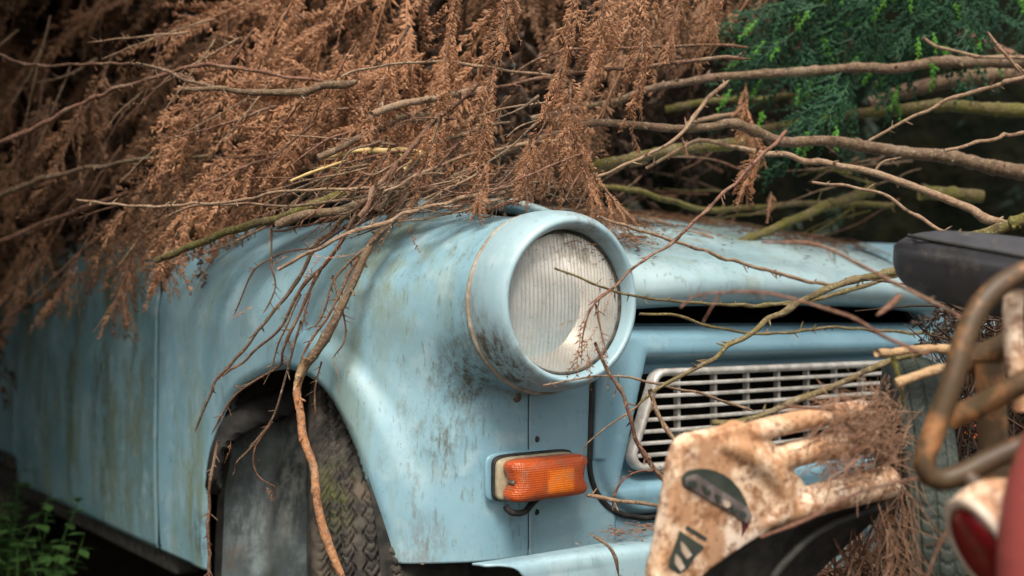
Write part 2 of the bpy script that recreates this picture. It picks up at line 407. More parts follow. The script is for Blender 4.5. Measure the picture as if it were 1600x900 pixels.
# floor pan; bulkhead, cabin and engine boxes coloured black for shade
v, f = box((CW/2, 1.9, .26), (1.36, 2.3, .03)); mk('floor_pan', v, f, M['soot'], car)
v, f = box((CW/2, .86, .55), (1.30, .02, .56)); mk('bulkhead', v, f, M['void'], car)
v, f = box((CW/2, 2.0, .72), (1.36, 2.1, .40)); mk('cabin_interior', v, f, M['void'], car)
v, f = loft([[(x, .985+dy, .915+dz) for x in np.linspace(.15, CW-.15, 12)] for dy, dz in ((0, -.03), (.02, .004), (.14, .02))]); mk('scuttle_panel', v, f, M['bonnet'], car)
v, f = box((CW/2, .45, .50), (.46, .40, .30)); bevel(mk('engine', v, f, M['void'], car), .03)
# greenhouse: roof, pillars, glass
us = np.linspace(0, 1, 24); rows = []
for y, z, wd in [(1.36, 1.375, .50), (1.45, 1.41, .53), (1.7, 1.435, .55), (2.1, 1.44, .55), (2.5, 1.42, .54), (2.75, 1.37, .52)]:
    xr = (us*2-1); rows.append([(CW/2+wd*x, y, z-.05*abs(x)**4) for x in xr])
v, f = loft(rows); solid(mk('roof', v, f, M['door'], car), .02, -1)
t = NT('dark_glass'); t.out((.012, .016, .016), .08, 0, .5); M['glass'] = t.m
rows = [[(CW/2+(.62+(.48-.62)*k)*(u*2-1), .98+.40*k+.10*(u*2-1)**2*(1-.3*k), .925+.45*k) for u in us] for k in np.linspace(0, 1, 8)]
v, f = loft(rows); mk('windscreen', v, f, M['glass'], car)
for s in (0, 1):
    prs = [([(.125, 1.04, .90), (.20, 1.25, 1.15), (.275, 1.44, 1.375)], .022), ([(.09, 1.95, .88), (.17, 1.93, 1.15), (.225, 1.92, 1.41)], .022), ([(.09, 2.95, .90), (.20, 2.80, 1.15), (.26, 2.68, 1.37)], .03)]
    for q, r in prs:
        v, f = tube(catmull(q, .05), r, 10)
        if s: v, f = mirror(v, f)
        mk('window_pillar', v, f, M['soot'], car)  # body pillars coloured near-black to sink into the shade there
    v, f = loft([[(.095, 1.08, .88), (.085, 1.94, .88)], [(.255, 1.42, 1.38), (.225, 1.92, 1.40)]])
    if s: v, f = mirror(v, f)
    mk('side_window', v, f, M['glass'], car)

# bonnet with a folded, slightly lifted edge
prof = catmull(np.array([(.085, .674), (.064, .674), (.040, .681), (.029, .697), (.033, .715), (.052, .731), (.10, .754), (.16, .781), (.25, .809), (.40, .841), (.60, .874), (.85, .905), (1.02, .922)]), .006)
xs = np.concatenate([np.linspace(.348, .42, 26)[:-1], np.linspace(.42, CW-.42, 70), np.linspace(CW-.42, CW-.348, 26)[1:]])
Vb = []
for x in xs:
    a = abs(x-CW/2)/(CW/2-.348); Xs = min(x, CW-x); e = math.exp(-((Xs-.348)/.028)**2)
    yb = prof[:, 0]+.030*a**4*np.exp(-prof[:, 0]/.25)-.012*(1-a*a)*np.exp(-prof[:, 0]/.2)
    lift = .034*sm(.085, .17, prof[:, 0])*(1-sm(.28, .5, prof[:, 0])) if x < CW/2 else 0
    zb_ = prof[:, 1]-.012*a**3+e*lift-.010*sm(.386, .348, Xs)*sm(.05, .09, prof[:, 0])*(0 if x < CW/2 else 1)
    Vb.append(np.column_stack([np.full(len(prof), x), yb, zb_]))
Vb = np.array(Vb)
left = Vb[0].copy(); left[:, 2] -= .014; left[:, 0] += .002; right = Vb[-1].copy(); right[:, 2] -= .014
Vb = np.concatenate([left[None], Vb, right[None]]); bonnet = mk('bonnet', Vb.reshape(-1, 3), grid_faces(*Vb.shape[:2]), M['bonnet'], car); solid(bonnet, .003, -1)
bonnet['label'] = 'pale blue bonnet littered with dry needles, its front edge lifted off the panel'
def bonnet_z(x, y):
    a = np.abs(x-CW/2)/(CW/2-.348); return np.interp(y, prof[np.argmin(prof[:, 0]):, 0], prof[np.argmin(prof[:, 0]):, 1])-.012*a**3

# front panel with a recess for the grille
GZ0, GZ1 = .440, .574
def gx_left(z): return .388+(z-GZ0)/(GZ1-GZ0)*.036
zt, zb_, rc = .643, .372, .085
vv = np.concatenate([np.linspace(0, 1, 90)]); zrow = zb_+(zt-zb_)*vv
xl = np.array([.328+.012*(zt-z)/(zt-zb_)*-1+(rc-math.sqrt(max(rc*rc-(rc-(z-zb_))**2, 0)) if z < zb_+rc else 0) for z in zrow])
uu = np.unique(np.concatenate([np.linspace(0, .22, 60), np.linspace(.22, .78, 60), np.linspace(.78, 1, 60)]))
Xp = xl[None]+(CW-2*xl)[None]*uu[:, None]; Zp = np.broadcast_to(zrow, Xp.shape)
Xsym = np.minimum(Xp, CW-Xp)
ex = Xsym-xl[None]; ez = np.minimum(Zp-zb_+.0*Xp, 9); top_e = zt-Zp
edge = np.minimum(np.minimum(ex, np.where(Xsym < .328+rc, 9, ez)), 9)
cx_, cz_ = .328+rc, zb_+rc
cd = rc-np.hypot(Xsym-cx_, Zp-cz_); edge = np.where((Xsym < cx_) & (Zp < cz_), np.maximum(cd, 0), edge)
Yp = fx(Xp)-.009+.011*np.clip(1-edge/.012, 0, 1)**2+.035*np.clip(1-top_e/.02, 0, 1)**2
gq = np.maximum(np.maximum(gx_left(Zp)-.014-Xsym, GZ0-.014-Zp), Zp-GZ1-.014)      # <0 inside recess
Yp = Yp+.036*sm(.014, -.004, gq)-.004*np.exp(-((gq-.022)/.012)**2)
fp = mk('front_panel', np.stack([Xp, Yp, Zp], -1).reshape(-1, 3), grid_faces(*Xp.shape), M['front'], car); solid(fp, .003, -1)
# shelf behind the top edge and the black slot under the bonnet
xx = np.linspace(.333, CW-.333, 80); rows = []
rows = [[(x, fx(x)-.009+.034+dy, zt+dz) for x in xx] for dy, dz in ((0, 0), (.012, .002), (.05, -.012), (.10, -.03))]
v, f = loft(rows); mk('slam_panel', v, f, M['front'], car)
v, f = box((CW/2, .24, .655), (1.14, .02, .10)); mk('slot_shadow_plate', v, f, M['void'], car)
# black tube drawn in for the shaded gap round the front panel
path = [(xl[i]-.004, z) for i, z in reversed(list(enumerate(zrow)))]
lpts = np.array([(x, z) for x, z in path]); rpts = np.column_stack([CW-lpts[::-1, 0], lpts[::-1, 1]])
bot = np.column_stack([np.linspace(lpts[-1, 0], rpts[0, 0], 60)[1:-1], np.full(58, zb_-.004)])
allp = np.vstack([lpts, bot, rpts]); P3 = np.column_stack([allp[:, 0], fx(allp[:, 0])-.0005, allp[:, 1]])
v, f = tube(P3[::2], .0042, 8); mk('panel_gap_line', v, f, M['black'], car)

# grille
grille = thing('grille', None, None); grille.parent = car; grille.location = np.array([CW/2, .06, .5])-worigin(car)
YG = lambda x: fx(x)-.009+.006
def rr(x0a, x0b, z0, z1, r, n=8):
    """rounded outline, left edge slanted from x0a (bottom) to x0b (top); mirrored right"""
    pts = []
    cl = [((x0b, z1), 90, 180), ((x0a, z0), 180, 270), ((CW-x0a, z0), 270, 360), ((CW-x0b, z1), 0, 90)]
    sg = [(1, -1), (1, 1), (-1, 1), (-1, -1)]
    for ((x, z), a0, a1), (sx, sz) in zip(cl, sg):
        for k in range(n+1):
            a = R_(a0+(a1-a0)*k/n); pts.append((x+sx*r+r*math.cos(a), z+sz*r+r*math.sin(a)))
    return np.array(pts)
out = rr(.388, .424, GZ0, GZ1, .020); dn = []
for i in range(len(out)):
    a, b = out[i], out[(i+1) % len(out)]; k = max(1, int(np.linalg.norm(b-a)/.02))
    for j in range(k): dn.append(a+(b-a)*j/k)
dn = np.array(dn); nrm = np.roll(dn, -1, 0)-np.roll(dn, 1, 0); nrm = np.column_stack([-nrm[:, 1], nrm[:, 0]]); nrm /= np.linalg.norm(nrm, axis=1)[:, None]
sect = [(-.0050, .012), (-.0050, -.001), (-.003, -.0042), (.0015, -.0054), (.0045, -.0036), (.0058, .0), (.0058, .012)]
A = np.array([[(d[0]+n_[0]*s[0]*-1, YG(d[0])+s[1], d[1]+n_[1]*s[0]*-1) for s in sect] for d, n_ in zip(dn, nrm)])
mk('grille_frame', A.reshape(-1, 3), grid_faces(len(dn), len(sect), closed_u=True), M['alu'], grille)
parts = []; NB = 7
for k in range(1, NB+1):
    z = GZ1-(GZ1-GZ0)*k/(NB+1); xs_ = np.linspace(gx_left(z), CW-gx_left(z), 40)
    c_ = np.column_stack([xs_, YG(xs_)+.001, np.full(40, z)])
    sec = np.array([(-.004, .0019), (-.004, -.0019), (-.0015, -.0028), (.005, -.0028), (.005, .0028), (-.0015, .0028)])
    A = c_[:, None]+np.stack([np.zeros(6), sec[:, 0], sec[:, 1]], -1)[None]; parts.append((A.reshape(-1, 3), grid_faces(40, 6, closed_v=True).tolist()))
for x in np.arange(.474-.0745, 1.12, .0745):
    if x < .41: continue
    v, f = box((x, YG(x)+.009, (GZ0+GZ1)/2), (.0055, .010, GZ1-GZ0)); parts.append((v, f))
v, f = merge(parts); bevel(mk('grille_bars', v, f, M['alu'], grille, smooth=False), .0008, 2)
xx = np.linspace(.40, CW-.40, 40); v, f = loft([[(x, YG(x)+.0190, z) for x in xx] for z in (GZ0+.002, GZ1-.002)])
mk('grille_shade_sheet', v, f, M['void'], grille)  # black sheet painted for the unlit depth behind the bars

# headlight
head = thing('headlight', None, None); head.parent = car; head.location = np.array([LX, .03, LZ])-worigin(car)
pr = catmull(np.array([(.0912, .012), (.0918, -.004), (.0938, -.0150), (.0972, -.0195), (.1025, -.0170), (.1080, -.007), (.1120, .008), (.1140, .024), (.1145, .036), (.1142, .042), (.1110, .045)]), .002)
n = 160; th = np.arange(n)/n*2*math.pi; A = np.zeros((len(pr), n, 3)); hood = np.clip(np.sin(th), 0, 1)**2
for i, (r, y) in enumerate(pr):
    k = sm(.055, -.02, y); rr_ = r+.0045*hood*sm(.088, .10, r)
    A[i, :, 0] = LX+rr_*np.cos(th); A[i, :, 1] = y-.010*hood*k; A[i, :, 2] = LZ+rr_*np.sin(th)
bz = mk('headlight_ring', A.reshape(-1, 3), grid_faces(len(pr), n, closed_v=True), M['bezel'], head); bz['label'] = 'blue headlight ring with brown grime on its lower left'
# pale bead in the joint between ring and fender
v, f = lathe([(.1125, .0), (.1168, .0005), (.1188, .003), (.1168, .0055), (.1125, .006)], (LX, .041, LZ), (0, 1, 0), 128); mk('joint_bead', v, f, simple('pale_bead', (.38, .35, .29), (.2, .16, .12), 40, .6), head)
v, f = lathe([(.0870, .003), (.0908, -.001), (.0918, .003), (.0918, .012)], (LX, .0, LZ), (0, 1, 0), 128); mk('lens_rim', v, f, simple('grimy_rim', (.10, .09, .07), (.03, .03, .025), 60, .6), head)
v, f = lathe([(.0905, .010), (.085, .030), (.068, .052), (.050, .068), (.030, .078), (.012, .082), (.001, .083)], (LX, .0, LZ), (0, 1, 0), 96)
t = NT('aged_reflector'); n_ = t.noise(t.pos(), 40, 4); t.out((.90, .87, .82), t.ramp(n_, .3, .7, .34, .42), .9); mk('reflector', v, f, t.m, head)
# lens: domed, vertical ribs on the upper half, a clear fan in the middle below
gn = 200; q = np.linspace(-1, 1, gn); A_, B_ = np.meshgrid(q, q, indexing='ij')
rad = np.maximum(np.abs(A_), np.abs(B_)); ang = np.hypot(A_, B_)+1e-9; A2 = A_*rad/ang; B2 = B_*rad/ang
r2 = A2**2+B2**2; rib = np.abs(np.sin(A2*.087/.0053*math.pi)); upper = sm(-.30, -.06, B2); patch = (np.abs(A2+.1) < .55)
h = .0018*rib*(upper*.9+(1-upper)*.35)
h *= (1-sm(.93, .99, np.sqrt(r2)))
Yl = .003-.013*(1-r2)-h
v = np.stack([LX+.0905*A2, Yl, LZ+.0905*B2], -1).reshape(-1, 3)
t = NT('dusty_ribbed_glass'); t.m.use_nodes = True
nn = t.noise(t.pos((1, 1, .5)), 30, 6, .7); top = t.near((LX, 0, LZ+.09), .03, .075, (.6, 1, 1)); sp = t.noise(t.pos(), 220, 3)
tr = t.n('ShaderNodeBsdfTransparent'); tr.inputs[0].default_value = (.95, .93, .90, 1)
dirt = t.mix(t.mul(t.ramp(nn, .4, .65), top), (.84, .80, .75), (.15, .12, .08)); dirt = t.mix(t.mul(t.ramp(sp, .62, .7), .6), dirt, (.1, .08, .06))
t.out(dirt, .16, 0, .9)
mx = t.n('ShaderNodeMixShader'); f_ = t.math('ADD', t.ramp(nn, .3, .7, .27, .40), t.mul(top, .45)); t.put(mx.inputs[0], f_)
t.t.links.new(tr.outputs[0], mx.inputs[1]); t.t.links.new(t.b.outputs[0], mx.inputs[2]); t.t.links.new(mx.outputs[0], t.t.nodes['Material Output'].inputs[0])
M['lens'] = t.m; mk('headlight_lens', v, grid_faces(gn, gn), M['lens'], head)
head.rotation_euler = (0, 0, R_(-5))
# the same headlight on the far side
h2 = thing('headlight', None, None); h2.parent = car; h2.location = np.array([CW-LX, .03, LZ])-worigin(car)
for ch in [o for o in head.children]:
    c2 = ch.copy(); COL.objects.link(c2); c2.parent = h2
    if 'label' in c2: del c2['label']

# turn signal
def superbox(c, s, e=.35, nu_=40, nv_=24, front_only=False):
    u = np.linspace(-math.pi, math.pi, nu_, endpoint=False); v_ = np.linspace(-math.pi/2, math.pi/2, nv_)
    sg = lambda w_, m: np.sign(w_)*np.abs(w_)**m
    A, B = np.meshgrid(u, v_, indexing='ij')
    x = sg(np.cos(B), .6)*sg(np.cos(A), e); z = sg(np.cos(B), .6)*sg(np.sin(A), e); y = -sg(np.sin(B), .6)
    return np.stack([c[0]+x*s[0]/2, c[1]+y*s[1]/2, c[2]+z*s[2]/2], -1).reshape(-1, 3), grid_faces(nu_, nv_, closed_u=True)
ts_c = on_y(864, 748, .045); tsg = thing('turn_signal', None, None); tsg.parent = car; tsg.location = ts_c-worigin(car)
yf_ = .098; x0, z0 = ts_c[0], ts_c[2]
v, f = superbox((x0-.002, yf_-.003, z0+.001), (.142, .010, .0645), .3); mk('signal_pad', v, f, M['front'], tsg)
v, f = superbox((x0, yf_-.012, z0+.001), (.137, .016, .0610), .28); mk('gasket', v, f, M['black'], tsg)
v, f = superbox((x0, yf_-.018, z0), (.133, .016, .0570), .28); mk('signal_base', v, f, M['beige'], tsg)
t = NT('amber_lens'); oc = t.obj(); nz = t.noise(oc, 30, 4); 
wv = t.n('ShaderNodeTexWave', wave_type='BANDS', bands_direction='Z'); t.put(wv.inputs[0], oc); wv.inputs['Scale'].default_value = 110
wv2 = t.n('ShaderNodeTexWave', wave_type='BANDS', bands_direction='X'); t.put(wv2.inputs[0], oc); wv2.inputs['Scale'].default_value = 110
c = t.mix(t.ramp(nz, .35, .65), (.50, .085, .012), (.36, .06, .012)); 
sx = t.n('ShaderNodeSeparateXYZ'); t.put(sx.inputs[0], t.geo.outputs['Position'])
bx_ = t.ramp(t.math('ABSOLUTE', t.math('SUBTRACT', sx.outputs[0], x0+.010)), .018, .026, 1., 0.); bz_ = t.ramp(t.math('ABSOLUTE', t.math('SUBTRACT', sx.outputs[2], z0-.003)), .012, .018, 1., 0.)
c = t.mix(t.mul(bx_, bz_, t.ramp(nz, .3, .6)), c, (.85, .20, .008))  # brighter rectangle paints the reflector's glow into the amber
c = t.mix(t.mul(t.ramp(t.noise(oc, 55, 5, .7), .48, .68), .5), c, (.30, .17, .11))
t.bump(t.math('ADD', wv.outputs['Fac'], wv2.outputs['Fac']), .35, .001); t.out(c, .32, 0, .5); t.b.inputs['Subsurface Weight'].default_value = .15; t.b.inputs['Subsurface Radius'].default_value = (.01, .004, .001)
v, f = superbox((x0+.002, yf_-.037, z0), (.130, .042, .0550), .25, 64, 40)
sel = (np.abs(np.abs(v[:, 0]-x0-.004)-.064) < .013) & (np.abs(v[:, 2]-z0) < .0075); v[sel, 0] = x0+.004+np.sign(v[sel, 0]-x0-.004)*(np.abs(v[sel, 0]-x0-.004)-.010)
mk('amber_lens', v, f, t.m, tsg)
v, f = lathe([(.0001, .001), (.0025, .001), (.0034, .002), (.0034, .012)], (x0-.0550, yf_-.044, z0-.002), (0, 1, 0), 20); mk('screw', v, f, M['steel'], tsg)
cp = [(x0-.06, yf_-.03, z0-.032), (x0-.055, yf_-.035, z0-.040), (x0-.03, yf_-.03, z0-.043), (x0, yf_-.012, z0-.036), (x0+.02, yf_-.004, z0-.030)]
v, f = tube(catmull(cp, .004), .0042, 8); mk('loose_gasket_strip', v, f, M['black'], tsg)
h3 = thing('turn_signal', None, None); h3.parent = car; h3.location = np.array([CW-x0, ts_c[1], z0])-worigin(car)
for ch in list(tsg.children): c2 = ch.copy(); COL.objects.link(c2); c2.parent = h3
# bolts and screw holes
for (px, py, r, m) in [(806, 620, .0075, 'steel'), (838, 686, .0045, 'soot'), (838, 800, .0042, 'soot'), (1018, 826, .008, 'soot'), (637, 872, .006, 'front')]:
    c0 = cast(px, py) if px < 900 else on_y(px, py, fx(.36))
    v, f = lathe([(.0001, -.35*r), (.7*r, -.3*r), (r, 0), (r, r)], c0, -ray(px, py)*-1, 20); mk('bolt', v, f, M[m], car)

# bumper: open C-section, cut obliquely at its end
def bumper(mir=False):
    xs_ = np.concatenate([np.linspace(.085, .34, 50), np.linspace(.36, CW/2, 20)])
    sec = catmull(np.array([(.050, -.002), (.03, .000), (.008, .0005), (-.002, -.003), (-.006, -.011), (-.007, -.03), (-.007, -.07), (-.003, -.082), (.02, -.086)]), .003)
    s_ = np.linspace(0, 1, len(sec)); A = []
    for x in xs_:
        k = sm(.34, .085, x); xc = x
        shift = np.where(s_ > .42, .045, .045*sm(.18, .42, s_))*k
        yb = .005-.055*sm(.05, .34, x)+.02*0; zb2 = .352+.010*sm(.085, .34, x)
        A.append(np.column_stack([xc+shift*1.0, yb+sec[:, 0]*(1-.2*k), zb2+sec[:, 1]]))
    A = np.array(A); v, f = A.reshape(-1, 3), grid_faces(*A.shape[:2])
    return mirror(v, f) if mir else (v, f)
v, f = bumper(); vm, fm = bumper(True); 
bv, bf = merge([(v, f.tolist()), (vm, fm.tolist())]); solid(mk('bumper', bv, bf, M['bumper'], car), .003, -1)

# wheel well
cen = np.array([.39, .28]); lin = (arch-cen)*1.045+cen
rows = [[(x, q[0], q[1]) for q in lin] for x in (.03, .09, .16, .24, .32)]; v, f = loft(rows); mk('wheel_arch_liner', v, f, M['soot'], car)
rim_l = [[(a[0], a[1], a[2]) for a in [(f_, q[0], q[1]) for q in (arch-cen)*sc+cen]] for f_, sc in ((.012, 1.002), (.02, 1.01), (.034, 1.045))]
v, f = box((.34, .46, .40), (.02, .62, .50)); mk('inner_wing', v, f, M['soot'], car)
rows = [[(x, .655-.02*(math.sin((z-.15)*5)+.5*math.tanh((z-.40)*60)+.35*math.exp(-((x-.10)/.012)**2))+.10*sm(.16, .40, x)*-.3, z) for z in np.linspace(.12, .645, 30)] for x in np.linspace(.024, .34, 30)]; v, f = loft(rows)
mk('footwell_panel', v, f, M['well'], car)
up_c = [(322, 760), (332, 700), (352, 655), (390, 628), (440, 606), (480, 570)]; lo_c = [(345, 770), (350, 715), (366, 690), (402, 668), (455, 648), (500, 610)]
dz = [1.755, 1.745, 1.745, 1.75, 1.77, 1.80]
ua = catmull([P(*q, d_) for q, d_ in zip(up_c, dz)], .01); la = catmull([P(*q, d_-.03) for q, d_ in zip(lo_c, dz)], .01)
m = min(len(ua), len(la)); rs = lambda a: a[np.linspace(0, len(a)-1, 40).astype(int)]
ua, la = rs(ua), rs(la); rows = [ua+(la-ua)*k+np.array([-.012, -.012, 0])*math.sin(k*3.14) for k in np.linspace(0, 1, 8)]
v, f = loft(rows); solid(mk('splash_strip', v, f, simple('black_dirty_strip', (.006, .006, .006), (.016, .015, .014), 70, .8, bump=.5), car), .006)

# wheel, steered outwards
wheel = thing('wheel', None, None); wheel.parent = car; Wc = np.array([.135, .43, .285]); wheel.location = Wc-worigin(car)
dl = R_(27); axo = np.array([-math.cos(dl), math.sin(dl), 0]); hd = np.array([-math.sin(dl), -math.cos(dl), 0]); zu = np.array([0, 0, 1.])
nu_, RT = 760, .283
wp = np.concatenate([[-.050, -.058, -.0645, -.0655, -.064, -.0595, -.0535], np.linspace(-.050, .050, 90), [.0535, .0595, .064, .0655, .0645, .058, .050]])
rp = np.concatenate([[.170, .178, .200, .225, .250, .266, .2745], RT-.005*(np.linspace(-1, 1, 90))**2, [.2745, .266, .250, .225, .200, .178, .170]])
A_ = np.arange(nu_)/nu_*2*math.pi; aa, ww = np.meshgrid(A_, wp, indexing='ij'); rr2 = np.broadcast_to(rp, aa.shape).copy()
arc = aa*RT; tri = lambda x: 2*np.abs((x % 1)-.5)*2-1
gro = np.zeros_like(aa)
for w0, ph in ((-.038, 0), (-.024, .5), (-.008, 0), (.008, .5), (.024, 0), (.038, .5)):
    gro = np.maximum(gro, 1-sm(.0010, .0024, np.abs(ww-w0-.0036*tri(arc/.0229+ph))))
sip = (1-sm(.0007, .0016, np.abs(((arc+.5*ww+.004*tri(ww/.016)) % .01145)-.0057)))*((np.abs(ww) > .008))*.8
mid = np.abs(ww) < .0075
trd = (np.abs(ww) < .051); rr2 -= np.where(trd, .0062*np.maximum(gro, np.where(mid, 0, sip)), 0)
V = Wc+ww[..., None]*axo+rr2[..., None]*(np.cos(aa)[..., None]*hd+np.sin(aa)[..., None]*zu)
t = NT('mossy_tyre_rubber'); n1 = t.noise(t.pos(), 45, 5, .7); n2 = t.noise(t.pos((1, 1, 1), (3, 3, 3)), 16, 4)
c = t.mix(t.ramp(n1, .35, .68), (.020, .019, .018), (.068, .061, .052)); mz = P(525, 730, 1.42)
c = t.mix(t.mul(t.near(mz, .03, .09, (2.0, 2.0, .7)), t.ramp(n1, .42, .60), .75), c, (.062, .070, .018)); c = t.mix(t.mul(t.ramp(n2, .52, .68), .5), c, (.15, .115, .085))
t.bump(n1, .4, .002); M['tyre'] = t.out(c, .85, 0, .25)
mk('tyre', V.reshape(-1, 3), grid_faces(nu_, len(wp), True), M['tyre'], wheel)
v, f = lathe([(.172, -.045), (.165, -.05), (.155, -.03), (.150, .02), (.150, .035), (.10, .045), (.08, .03), (.04, .03), (.001, .03)], Wc, axo, 64); mk('rim', v, f, M['well'], wheel)
for (wx, wy, st_) in ((CW-.135, .43, dl), (.11, 2.42, 0.), (CW-.11, 2.42, 0.)):
    w2 = thing('wheel', None, None); w2.parent = car; w2.location = np.array([wx, wy, .285])-worigin(car)
    w2.rotation_euler = (0, 0, dl-st_) if wx < .7 else (0, 0, math.pi+dl*0)
    for ch in list(wheel.children): c2 = ch.copy(); COL.objects.link(c2); c2.parent = w2
# ================================================================== dead conifer foliage: building blocks
def leaflet(base, tip, w, nrm):
    """slim six-sided-ish pod: 5 verts + tip -> (V 5x3, F)"""
    d = tip-base; s = np.cross(d, nrm); s /= np.linalg.norm(s)+1e-9; m = base+d*.45
    m = base+d*.36
    return np.array([base, m+s*w, m+nrm*w*.45, m-s*w, m-nrm*w*.35, tip])
LF = np.array([[0, 1, 2], [0, 2, 3], [0, 3, 4], [0, 4, 1], [5, 2, 1], [5, 3, 2], [5, 4, 3], [5, 1, 4]])
def strip(r, L=.13, pitch=.0036, leaf=.014, droop=.25, fork=.55, width=.0012, sparse=0.):
    """one drooping spray along +X, leaves mostly in the XY plane; returns V, F, tipflag"""
    n = int(L/pitch); V = []; F = []; T = []; k = 0
    ph = r.uniform(0, 6.28); cx = lambda s: np.array([s*L, .06*L*math.sin(2.2*s+ph)-.06*L*math.sin(ph), -droop*L*s*s])
    ax = np.array([cx(s) for s in np.linspace(0, 1, 14)])
    tv, tf = tube(ax, np.linspace(.0011, .0004, 14), 3); tf = [[q[0], q[1], q[2]] for q in tf[:-2]]+[[q[0], q[2], q[3]] for q in tf[:-2]]
    V.append(tv); F.append(np.array(tf)); T.append(np.zeros(len(tv))); k = len(tv)
    for i in range(n):
        if r.random() < sparse: continue
        s = (i+.5)/n; b = cx(s); t = cx(min(1, s+.02))-cx(max(0, s-.02)); t /= np.linalg.norm(t)
        side = 1 if i % 2 else -1; an = R_(r.uniform(24, 50)); l = leaf*r.uniform(.55, 1.2)*(1-.50*s)*(0.6+.4*sm(0, .12, s))
        yv = np.array([-t[1], t[0], 0]); yv /= np.linalg.norm(yv)+1e-9
        d = t*math.cos(an)+side*yv*math.sin(an)+np.array([0, 0, r.uniform(-.45, .20)]); d /= np.linalg.norm(d)
        nr = np.array([r.normal(0, .3), r.normal(0, .3), 1.]); nr -= d*np.dot(nr, d); nr /= np.linalg.norm(nr)
        V.append(leaflet(b, b+d*l, width, nr)); F.append(LF+k); T.append(np.array([0, 0, 0, 0, 0, 1.])*(l > 0)); k += 6
        if r.random() < fork and l > leaf*.45:
            for sg in ((1, -1) if r.random() < .5 else (r.choice([-1, 1]),)):
                q = b+d*l*r.uniform(.3, .6); a2 = sg*R_(r.uniform(25, 45)); sv = np.cross(nr, d)
                d2 = d*math.cos(a2)+sv*math.sin(a2); V.append(leaflet(q, q+d2*l*r.uniform(.4, .6), width*.9, nr)); F.append(LF+k); T.append(np.array([0, 0, 0, 0, 0, 1.])); k += 6
    return np.vstack(V), np.vstack(F), np.concatenate(T)
VAR = [strip(rng, rng.uniform(.10, .15), .0044, rng.uniform(.020, .029), rng.uniform(.1, .45), .75, .0026, .10) for _ in range(9)]
SPARSE = [strip(rng, rng.uniform(.10, .16), .0058, rng.uniform(.014, .020), rng.uniform(.2, .6), .6, .0021, .35) for _ in range(5)]
_COARSE = [strip(rng, rng.uniform(.12, .16), .0068, .024, .35, .45, .0030, .05) for _ in range(5)]
def fan(r, L=.14, n=15, leaf=.011, width=.0015, fork=.45, droop=.3):
    """flat frond: an axis with side shoots that carry the small leaves"""
    V = []; F = []; T = []; k = 0
    def put(vft, p, d, nh, sc):
        nonlocal k
        v, f, t = vft; Rm = frame(d, nh); V.append((v*sc)@Rm+p); F.append(f+k); T.append(t); k += len(v)
    put(strip(r, L, .0055, leaf*1.1, droop, .3, width, .2), np.zeros(3), np.array([1., 0, 0]), np.array([0, 0, 1.]), 1.)
    for i in range(n):
        s = .08+.85*i/n; sd = 1 if i % 2 else -1; l = L*(.50-.38*s)*r.uniform(.75, 1.15); a = R_(r.uniform(30, 48))
        put(strip(r, l, .0046, leaf*r.uniform(.8, 1.1), droop*.8, fork, width, .05), np.array([s*L, 0, -droop*L*s*s]), np.array([math.cos(a), sd*math.sin(a), r.uniform(-.45, .1)-droop*s]), np.array([r.normal(0, .25), r.normal(0, .25), 1.]), 1.)
    return np.vstack(V), np.vstack(F), np.concatenate(T)
def frame(d, nhint):
    d = d/np.linalg.norm(d); z = nhint-d*np.dot(nhint, d); z /= np.linalg.norm(z)+1e-9; y = np.cross(z, d)
    return np.stack([d, y, z])          # rows
COARSE = _COARSE
FAN = [fan(rng, rng.uniform(.13, .17), 11, .019, .0025, .45, rng.uniform(.2, .45)) for _ in range(5)]
class Cloud:
    def __init__(s): s.V = []; s.F = []; s.T = []; s.k = 0
    def add(s, var, p, d, nh, sc=1.):
        v, f, t = var; Rm = frame(np.asarray(d, float), np.asarray(nh, float)); s.V.append((v*sc)@Rm+p); s.F.append(f+s.k); s.T.append(t); s.k += len(v)
    def addraw(s, v, f):
        tri = []
        for q in f:
            for j in range(1, len(q)-1): tri.append([q[0], q[j], q[j+1]])
        s.V.append(v); s.F.append(np.array(tri)+s.k); s.T.append(np.zeros(len(v))); s.k += len(v)
    def obj(s, name, mat, parent=None, tip=False):
        o = mk(name, np.vstack(s.V), np.vstack(s.F), mat, parent, smooth=False)
        if tip:
            a = o.data.attributes.new('tip', 'FLOAT', 'POINT'); a.data.foreach_set('value', np.concatenate(s.T).astype(np.float32))
        return o
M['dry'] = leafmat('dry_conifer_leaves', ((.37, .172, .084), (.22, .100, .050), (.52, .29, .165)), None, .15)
M['dry2'] = leafmat('shade_toned_conifer_leaves', ((.23, .112, .056), (.12, .062, .033), (.33, .185, .105)), None, .10)  # darker copy of the dry leaves, shade of deep and left layers in its colour
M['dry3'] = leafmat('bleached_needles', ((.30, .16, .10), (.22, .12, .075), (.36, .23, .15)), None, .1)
M['green'] = leafmat('green_conifer_leaves', ((.018, .078, .036), (.010, .046, .026), (.035, .12, .04)), None, .25)
M['dgreen'] = leafmat('shaded_hedge_leaves', ((.010, .028, .016), (.007, .020, .012), (.014, .036, .016)), None, .1)  # hedge green darkened, its shade put into the colour
M['lime'] = leafmat('young_green_tips', ((.10, .30, .03), (.07, .24, .03), (.13, .34, .04)), None, .3)
M['twig'] = bark('brown_twig_bark', (.20, .10, .062), (.12, .062, .040))
M['pale'] = bark('pale_bark', (.34, .23, .15), (.22, .135, .085))
M['grey'] = bark('grey_brown_bark', (.20, .125, .085), (.115, .07, .05), .15)
M['moss'] = bark('mossy_bark', (.15, .115, .05), (.10, .075, .035), .75)
M['red'] = bark('reddish_bark', (.25, .125, .085), (.16, .075, .05))
M['peel'] = bark('peeled_orange_bark', (.46, .21, .09), (.24, .115, .065))
M['wood'] = bark('fresh_cut_wood', (.55, .36, .20), (.42, .26, .14))
